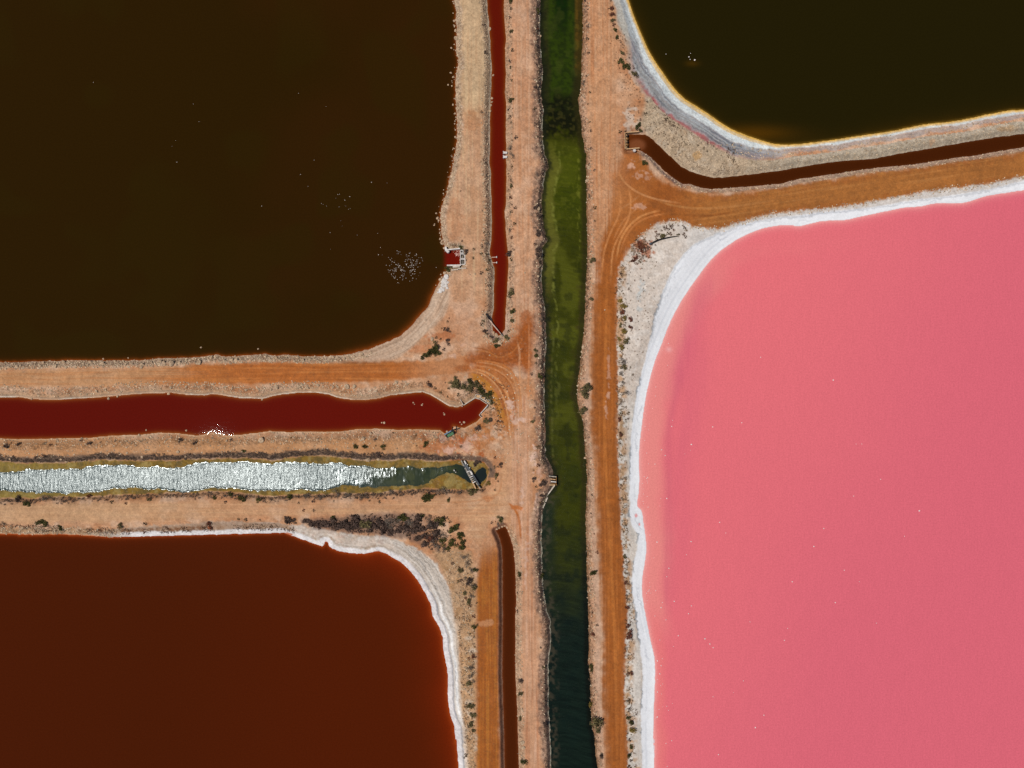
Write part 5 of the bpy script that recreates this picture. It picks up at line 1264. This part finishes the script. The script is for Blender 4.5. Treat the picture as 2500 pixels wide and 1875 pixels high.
rocks('on the road bank above the red canal', '732,943,6 740,940,3.6 752,945,6 680,945,5 850,944,7 868,943,5 816,943,4 825,942,4 635,949,4 605,952,4 970,933,5 995,938,4 780,940,4 571,948,3 665,950,4 420,946,4 240,954,4 460,944,4')
rocks('on the levee between red canal and silver channel', '642,1074,7 889,1070,5 884,1074,3 778,1072,3.6 556,1076,4 907,1058,4 200,1071,4 139,1073,3 340,1062,3 420,1070,3 900,1122,6 924,1121,4 163,1127,4 152,1121,3 28,1120,3 456,1113,4 350,1115,3 440,1102,4 316,1105,3 1091,1054,3 905,1066,3 1128,1064,2.6 1108,1063,3')
def shore_spots(n, u0, u1, v0, v1, lo, hi, r0, r1):
    out = []
    while len(out) < n:
        u = rs.uniform(u0, u1); v = rs.uniform(v0, v1); d = float(BODY['A'](np.array([u]), np.array([v]))[0])
        if lo < d < hi: out.append(f"{u:.0f},{v:.0f},{r0 + (r1 - r0) * rs.random() ** 2:.1f}")
    return ' '.join(out)
rocks('along the lower shore of the brown pond', shore_spots(56, 5, 940, 862, 905, 4, 17, 2.2, 5.4) + ' 425,887,7 492,885,6.5 353,891,5')
rocks('along the right shore of the brown pond', shore_spots(36, 1070, 1135, 0, 590, 1, 12, 1.8, 4.0))
rocks('along the top end of the lower brown ditch', '1213,1291,3 1219,1288,3 1226,1285,3 1232,1283,3 1238,1287,3 1243,1296,3 1248,1306,3.4 1254,1314,3.6 1259,1325,3 1262,1345,3 1263,1378,3 1264,1462,4 1265,1570,4.4 1263,1580,3.4 1275,1806,4.6 1278,1818,4 1274,1725,3 1262,1635,3')
rocks('between culvert and olive pond shore', '1670,329,5.5 1668,325,3 1648,376,3.4 1660,382,3 1652,450,3 1625,408,3 1600,380,3.4 1614,352,3 1616,346,2.6')
rocks('on the rubble pile just below the sluice', '1084,684,5 1090,676,6 1087,690,5 1081,694,5 1090,697,5 1085,700,5 1078,703,4 1092,704,4 1076,709,5.5 1083,708,5 1070,714,3.6 1089,686,4 1094,690,3.4 1080,688,4', M_WHITE)
place_rock('rock', 1056.5, 827.5, 5.0, 'round tan boulder alone beside the brown pond corner', 'rock', 'single boulders')
rocks('near the right road tracks', '1160,671,2.6 1281,668,2.4 1148,672,2 1196,868,2 1272,853,2 1475,758,2')
rocks('in the olive pond', '1682,139,1.5 1685,145,1.5 1696,146.5,2.4 1686,130,1.0 1626,132,1.0', M_SALTROCK, dry=False)
# salt-crusted stones in the pink pond
PINK = '2034,928,3.4 1740,1042,2.8 1811,1032,2 1688,1085,3.6 1686,1099,1.8 1672,1108,1.6 1615,1098,2.8 1624,1112,3.4 2104,1084,2.4 2090,1084,1.4 2150,1170,2.4 2084,1211,2.2 2244,1247,3.2 2011,1290,2.6 1987,1334,2.8 1757,1275,2.6 1772,1301,2 1687,1322,3.8 1676,1354,2 2208,1309,2 2061,1392,2.4 1934,1420,2.8 2039,1471,2.4 1633,1387,2.8 1628,1408,2.4 1646,1468,3 1614,1483,3.6 1617,1471,2 1688,1479,2.4 1681,1498,2.8 1626,1513,3 1721,1559,3.6 1733,1572,2.6 1741,1581,2.8 1915,1563,3 1923,1534,2.4 1831,1518,2 2140,1521,2 1656,1552,2.8 1644,1578,1.6 1815,1662,2.6 1865,1746,2.6 1844,1776,3.2 1754,1842,2.8 1640,1808,2.4 1626,1815,2.2 1629,1871,2.2 1611,1645,3 1614,1625,2.6 1605,1613,2.6 1617,1608,2 1605,1689,3 1615,1694,2.2 1628,1724,2.2 1632,1734,1.8 1642,1717,1.8 1605,1750,3.2 1741,1701,2 1791,1691,1.6 1640,1041,2.2 1642,1026,1.6 1599,1133,2.2 1583,1132,1.4 1583,1049,1.8 1613,1217,1.6 1628,1217,3 1611,1235,1.4 1604,1323,3 1587,1306,1.8 1596,1362,1.8 1601,1442,2 1857,872,2 1630,892,1.6 2098,1420,1.8'
PK = sorted(([float(x) for x in tok.split(',')] for tok in PINK.split()), key=lambda i: i[1])
for k, (u, v, r) in enumerate(PK):
    place_rock('salt_stone', u, v, r, f"white salt-crusted stone standing in the open pink pond, {whereabouts(k, len(PK), 'v')}", 'stone', 'salt stones in the pink pond', M_SALTROCK, 0.0, 1.0)
lump = []
for k in range(46):
    v = rs.choice((rs.uniform(1160, 1260), rs.uniform(830, 1160), rs.uniform(1400, 1480), rs.uniform(1500, 1760)))
    dF = rs.uniform(4, 22)
    g_ = np.linspace(1540, 1720, 181); dq = BODY['F'](g_, np.full(181, v))
    lump.append((v, float(g_[np.argmin(np.abs(dq + dF))])))
lump.sort()
for k, (v, u) in enumerate(lump):
    place_rock('salt_stone', u, v, rs.uniform(1.0, 2.0), f"tiny white salt lump in the shallows along the pink shore, {whereabouts(k, len(lump), 'v')}", 'stone', 'salt lumps along the pink shore', M_SALTROCK, 0.0, 0.8)

# ------------------------------------------------------------------ stuff: gravel, low scrub, froth and glint flecks
ico = rock_mesh(40, 1)
def scatter(name, proto_v, proto_f, pts, size, mat, label, var=(0.55, 1.35), flat=0.7, seed=1, tintc=None, zfix=None):
    """many small copies joined into one mesh of kind stuff"""
    r = np.random.default_rng(seed); n = len(pts)
    pv = np.asarray(proto_v); pf = np.asarray(proto_f)
    a = r.uniform(0, 6.283, n); ca, sa = np.cos(a), np.sin(a)
    R = size * r.uniform(0.6, 1.5, n) * S
    x = pv[None, :, 0] * ca[:, None] - pv[None, :, 1] * sa[:, None]
    y = pv[None, :, 0] * sa[:, None] + pv[None, :, 1] * ca[:, None]
    U_, V_ = pts[:, 0], pts[:, 1]
    z0 = np.maximum(height(U_, V_), -0.03) if zfix is None else np.full(n, zfix)
    X = (U_ - 1250)[:, None] * S + x * R[:, None]; Y = (937.5 - V_)[:, None] * S + y * R[:, None]
    Z = z0[:, None] + pv[None, :, 2] * (R * flat)[:, None]
    co_ = np.stack([X, Y, Z], -1).reshape(-1, 3)
    f = (pf[None] + (np.arange(n) * len(pv))[:, None, None]).reshape(-1, pf.shape[1])
    me = mesh_np(name, co_, f, mat, False)
    g = r.uniform(var[0], var[1], n)[:, None] * np.ones((1, 3))
    if tintc is not None: g = g * np.asarray(tintc)[r.integers(len(tintc), size=n)]
    add_attr(me, 'shadevar', np.repeat(g, len(pv), 0), 'C')
    return tagp(link(name, me), label, kind='stuff')
rk_v = np.array([v.co for v in ico.vertices]); rk_f = np.array([list(p.vertices) for p in ico.polygons])
import bmesh
def ico0():
    bm = bmesh.new(); bmesh.ops.create_icosphere(bm, subdivisions=1, radius=1.0)
    vv = []
    for v in bm.verts:
        k = 1 + 0.4 * mnoise.noise(v.co * 1.7); vv.append((v.co.x * k, v.co.y * k * .85, v.co.z * k * .75 + .15))
    f = [[q.index for q in p.verts] for p in bm.faces]; bm.free()
    return np.array(vv), np.array(f)
iv, if_ = ico0()
R0 = np.random.default_rng(77)
def sample(n, box, test):
    """n random points in box (u0,v0,u1,v1) kept where test(U,V) > random"""
    out = []; got = 0
    for _ in range(40):
        u = R0.uniform(box[0], box[2], n * 4); v = R0.uniform(box[1], box[3], n * 4)
        k = test(u, v) > R0.random(len(u)); out.append(np.stack([u[k], v[k]], 1)); got += k.sum()
        if got >= n: break
    return np.concatenate(out)[:n]
def ring(key, lo, hi, soft=3.0):
    return lambda u, v: sstep(lo - soft, lo, BODY[key](u, v)) * sstep(hi + soft, hi, BODY[key](u, v))
M_GRAV = speck_mat('gravel_mix', (206, 184, 156), (170, 142, 112), scale=3.0, bump=0, attr=True)
stones = [sample(1500, (0, 862, 1000, 905), lambda u, v: ring('A', 2, 17)(u, v) * (v > 860)),
          sample(700, (1060, 0, 1140, 700), ring('A', 1, 11)),
          sample(70, (1060, 0, 1140, 700), ring('A', -7, 0, 2)),
          sample(420, (1165, 0, 1200, 720), ring('B', 6, 20)),
          sample(120, (1236, 0, 1262, 800), ring('B', 4, 14)),
          sample(500, (1296, 0, 1330, 1875), ring('C', 2, 16)),
          sample(650, (1405, 0, 1475, 1875), ring('C', 1, 14)),
          sample(900, (0, 930, 1000, 972), lambda u, v: ring('I', 10, 30)(u, v) * (v < 975)),
          sample(900, (0, 1045, 1080, 1125), lambda u, v: ring('I', 4, 45)(u, v) * (v > 1040) * (0.35 + 0.65 * sstep(24, 10, BODY['I'](u, v)))),
          sample(900, (1560, 230, 2500, 460), lambda u, v: sstep(0, -10, Z_GRAVE(u, v)) * (BODY['E'](u, v) > 3)),
          sample(400, (1540, 360, 2500, 490), lambda u, v: ring('E', 2, 12)(u, v) * (Z_ROADR(u, v) < 22)),
          sample(260, (1245, 1300, 1280, 1875), lambda u, v: ring('L', 2, 15)(u, v) * (u > 1245)),
          sample(300, (0, 1270, 300, 1312), ring('K', 2, 20)),
          sample(250, (1110, 900, 1330, 1130), lambda u, v: (np.minimum(BODY['I'](u, v), BODY['C'](u, v)) > 4) * 0.5),
          sample(350, (1090, 1340, 1165, 1875), lambda u, v: sstep(0, -8, Z_SANDK(u, v))),
          sample(420, (1500, 430, 2500, 580), lambda u, v: sstep(10, 2, np.abs(Z_CRUSTF(u, v))) * 0.8 * (BODY['F'](u, v) > 4)),
          sample(260, (1175, 760, 1260, 850), lambda u, v: ring('B', 5, 26)(u, v))]
scatter('gravel', iv, if_, np.concatenate(stones), 1.5, M_GRAV, 'loose pale limestone rubble and gravel scattered along the banks', (0.5, 1.35), 0.75, 3)
# low scrub: tufts of small leaves
def tuft(seed, n=16):
    r = np.random.default_rng(seed); V_, F_ = [], []
    for i in range(n):
        a = r.uniform(0, 6.283); q = math.sqrt(r.random()) * 0.9
        c = np.array([math.cos(a) * q, math.sin(a) * q, 0.15 + 0.6 * r.random() * (1 - 0.6 * q)])
        nrm = r.normal(size=3); nrm[2] = abs(nrm[2]) + .5; nrm /= np.linalg.norm(nrm)
        x = np.cross(nrm, r.normal(size=3)); x /= np.linalg.norm(x); y = np.cross(nrm, x)
        s = r.uniform(.22, .42); o = len(V_)
        V_ += [c - x * s, c + y * s * .6, c + x * s, c - y * s * .6]; F_.append((o, o + 1, o + 2, o + 3))
    return np.array(V_), np.array(F_)
tv, tf = tuft(5)
M_SCRUB = speck_mat('scrub_leaf', (112, 92, 78), (84, 66, 56), scale=1.0, bump=0, attr=True)
GREY = [(1.0, 1.0, 1.0), (0.9, .95, 1.05), (1.05, .95, .9), (.8, .8, .8)]
nm = lambda u, v, s=30.0, sd=7: fbm(u, v, s, 2, sd)
strip_up = sample(1500, (0, 1090, 1130, 1140), lambda u, v: sstep(2, 5, MAT(u, v)) * sstep(19, 11, MAT(u, v) + (nm(u, v) - .5) * 16) * (v < 1150))
strip_lo = sample(700, (0, 1195, 1180, 1235), lambda u, v: sstep(1, 3, MAT(u, v)) * sstep(14, 6, MAT(u, v) + (nm(u, v) - .5) * 12) * (v > 1190))
scatter('low_scrub', tv, tf, np.concatenate([strip_up, strip_lo]), 2.6, M_SCRUB, 'low dark scrub lining both edges of the silver channel', (0.6, 1.15), 0.8, 4, GREY)
cl = sample(900, (1290, 0, 1335, 1875), lambda u, v: ring('C', 2, 14)(u, v) * (u < 1350) * sstep(.4, .55, nm(u, v, 26, 8)))
cr = sample(500, (1405, 0, 1470, 1875), lambda u, v: ring('C', 0, 9)(u, v) * (u > 1390) * sstep(.42, .55, nm(u, v, 26, 9)))
PURP = [(1.0, .9, .95), (.85, .8, .8), (1.1, 1.05, .9), (.7, .75, .6)]
scatter('low_scrub', tv, tf, np.concatenate([cl, cr]), 2.0, M_SCRUB, 'sparse dark scrub along both banks of the green channel', (0.55, 1.2), 0.7, 5, PURP)
fr_ = sample(900, (1498, 640, 1560, 1875), lambda u, v: sstep(14, 4, np.abs(Z_ROADR(u, v) - 8 + (nm(u, v, 22, 12) - .5) * 20)) * (u > 1498) * (Z_WHITEF(u, v) > 4) * sstep(.35, .6, nm(u, v, 18, 13)))
rt_ = sample(260, (1535, 575, 1600, 660), lambda u, v: sstep(1.2, .5, np.hypot((u - 1562) / 26, (v - 612) / 34)))
cr2 = sample(160, (1510, 640, 1600, 1200), lambda u, v: sstep(0, -5, Z_CRUSTF(u, v)) * (Z_WHITEF(u, v) > 8) * 0.4)
WARM = [(1.3, .95, .5), (1.1, .7, .45), (1.0, 1.0, .7), (.8, .8, .6), (1.4, 1.1, .55)]
scatter('low_scrub', tv, tf, np.concatenate([fr_, rt_, cr2]), 1.7, M_SCRUB, 'patchy ochre and rust coloured scrub fringing the right road', (0.6, 1.2), 0.7, 6, WARM)
sk_ = sample(520, (1090, 1340, 1165, 1875), lambda u, v: sstep(0, -6, Z_SANDK(u, v)) * sstep(.42, .6, nm(u, v, 20, 14)))
ku = sample(900, (0, 1265, 720, 1305), lambda u, v: ring('K', 9, 24)(u, v) * sstep(.42, .58, nm(u, v, 24, 15)))
gv_ = sample(480, (1560, 240, 1800, 440), lambda u, v: sstep(0, -10, Z_GRAVE(u, v)) * (BODY['E'](u, v) > 5) * sstep(.45, .6, nm(u, v, 22, 16)))
ju = sample(200, (1140, 930, 1240, 1050), lambda u, v: (BODY['I'](u, v) > 8) * sstep(.45, .6, nm(u, v, 20, 17)) * (Z_ROADK(u, v) > 0))
bv = sample(220, (1236, 0, 1262, 820), lambda u, v: ring('B', 5, 16)(u, v))
bl_ = sample(200, (1172, 380, 1200, 800), lambda u, v: ring('B', 6, 20)(u, v))
tr = sample(150, (1480, 0, 1580, 300), lambda u, v: sstep(34, 8, np.abs(u - 1490 - 0.20 * v)) * (0.2 + 0.8 * sstep(.35, .6, nm(u, v, 14, 18))) * (BODY['D'](u, v) > 42))
MIX = [(1.0, .85, .75), (.8, .6, .5), (.75, .8, .5), (.9, .9, .85), (1.2, .7, .55)]
scatter('low_scrub', tv, tf, np.concatenate([sk_, ku, gv_, ju, bv, bl_, tr]), 1.5, M_SCRUB, 'scattered small tufts on the sandy banks and levees', (0.5, 1.1), 0.7, 7, MIX)
belt = sample(320, (735, 1245, 1110, 1350), lambda u, v: sstep(2, -6, Z_BELT(u, v) + (nm(u, v, 18, 19) - .5) * 16) * sstep(1110, 1060, u))
scatter('low_scrub', tv, tf, belt, 2.8, M_SCRUB, 'dense dark purple brown scrub filling the belt above the dark red pond', (0.45, 1.0), 0.9, 10, [(.7, .6, .6), (.6, .5, .48), (.62, .62, .5), (.75, .55, .5)])
# white flecks modelling sun glints, with some froth, on the brown pond
fc = np.stack([R0.normal(986, 25, 300), R0.normal(652, 20, 300)], 1)
fc = fc[(np.hypot((fc[:, 0] - 988) / 50, (fc[:, 1] - 650) / 44) < 0.75 + 0.5 * fbm(fc[:, 0], fc[:, 1], 18, 2, 20)) & (fbm(fc[:, 0], fc[:, 1], 12, 2, 21) > .42)]
fs_ = [(228, 201), (729, 228), (796, 260), (472, 254), (486, 297), (420, 357), (429, 343), (432, 396), (639, 503), (752, 455), (734, 426), (767, 391), (825, 475), (828, 505), (820, 484), (841, 487), (842, 489), (854, 480), (855, 509), (851, 511), (844, 503), (797, 503), (785, 497), (907, 445), (832, 539), (835, 552), (806, 568), (807, 608), (872, 574), (829, 474), (929, 604), (922, 570), (924, 622), (933, 622), (1065, 653), (945, 447), (789, 499)]
fl = np.concatenate([fc, np.array(fs_, float)])
scatter('foam_glint', iv, if_, fl, 0.72, M_FOAM_GLINT, 'tiny bright flecks standing in for sun glints and froth on the brown pond', (0.3, 1.0), 0.3, 8, None, 0.015)
gl = sample(70, (1095, 612, 1124, 636), lambda u, v: sstep(1.2, .2, np.hypot((u - 1118) / 9, (v - 619) / 9)))
scatter('foam_glint', iv, if_, gl, 0.7, M_FOAM_GLINT, 'pinkish froth flecks in front of the white sluice', (0.6, 1.0), 0.3, 9, [(1.0, .75, .75)], 0.015)

# the plants too small to show as shrubs of their own
bv_, bf_ = tuft(11, 26)
for kd, mt in LEAF.items():
    pass
pl = np.array([(i[0], i[1]) for i in LITTLE]); rl = np.array([i[2] for i in LITTLE])
KC = dict(g=(.62, .7, .36), o=(1.0, 1.0, .75), p=(.85, .75, .75), r=(1.15, .62, .45), y=(1.3, 1.15, .6), s=(1.1, 1.1, 1.1))
rep = []; tl = []
for i in LITTLE:
    rep.append((i[0], i[1]))
scatter('small_plants', bv_, bf_, np.array(rep), 3.6, M_SCRUB, 'tiny lone plants dotted over levees and banks', (0.5, 1.0), 0.8, 12, [KC[i[3]] for i in LITTLE])
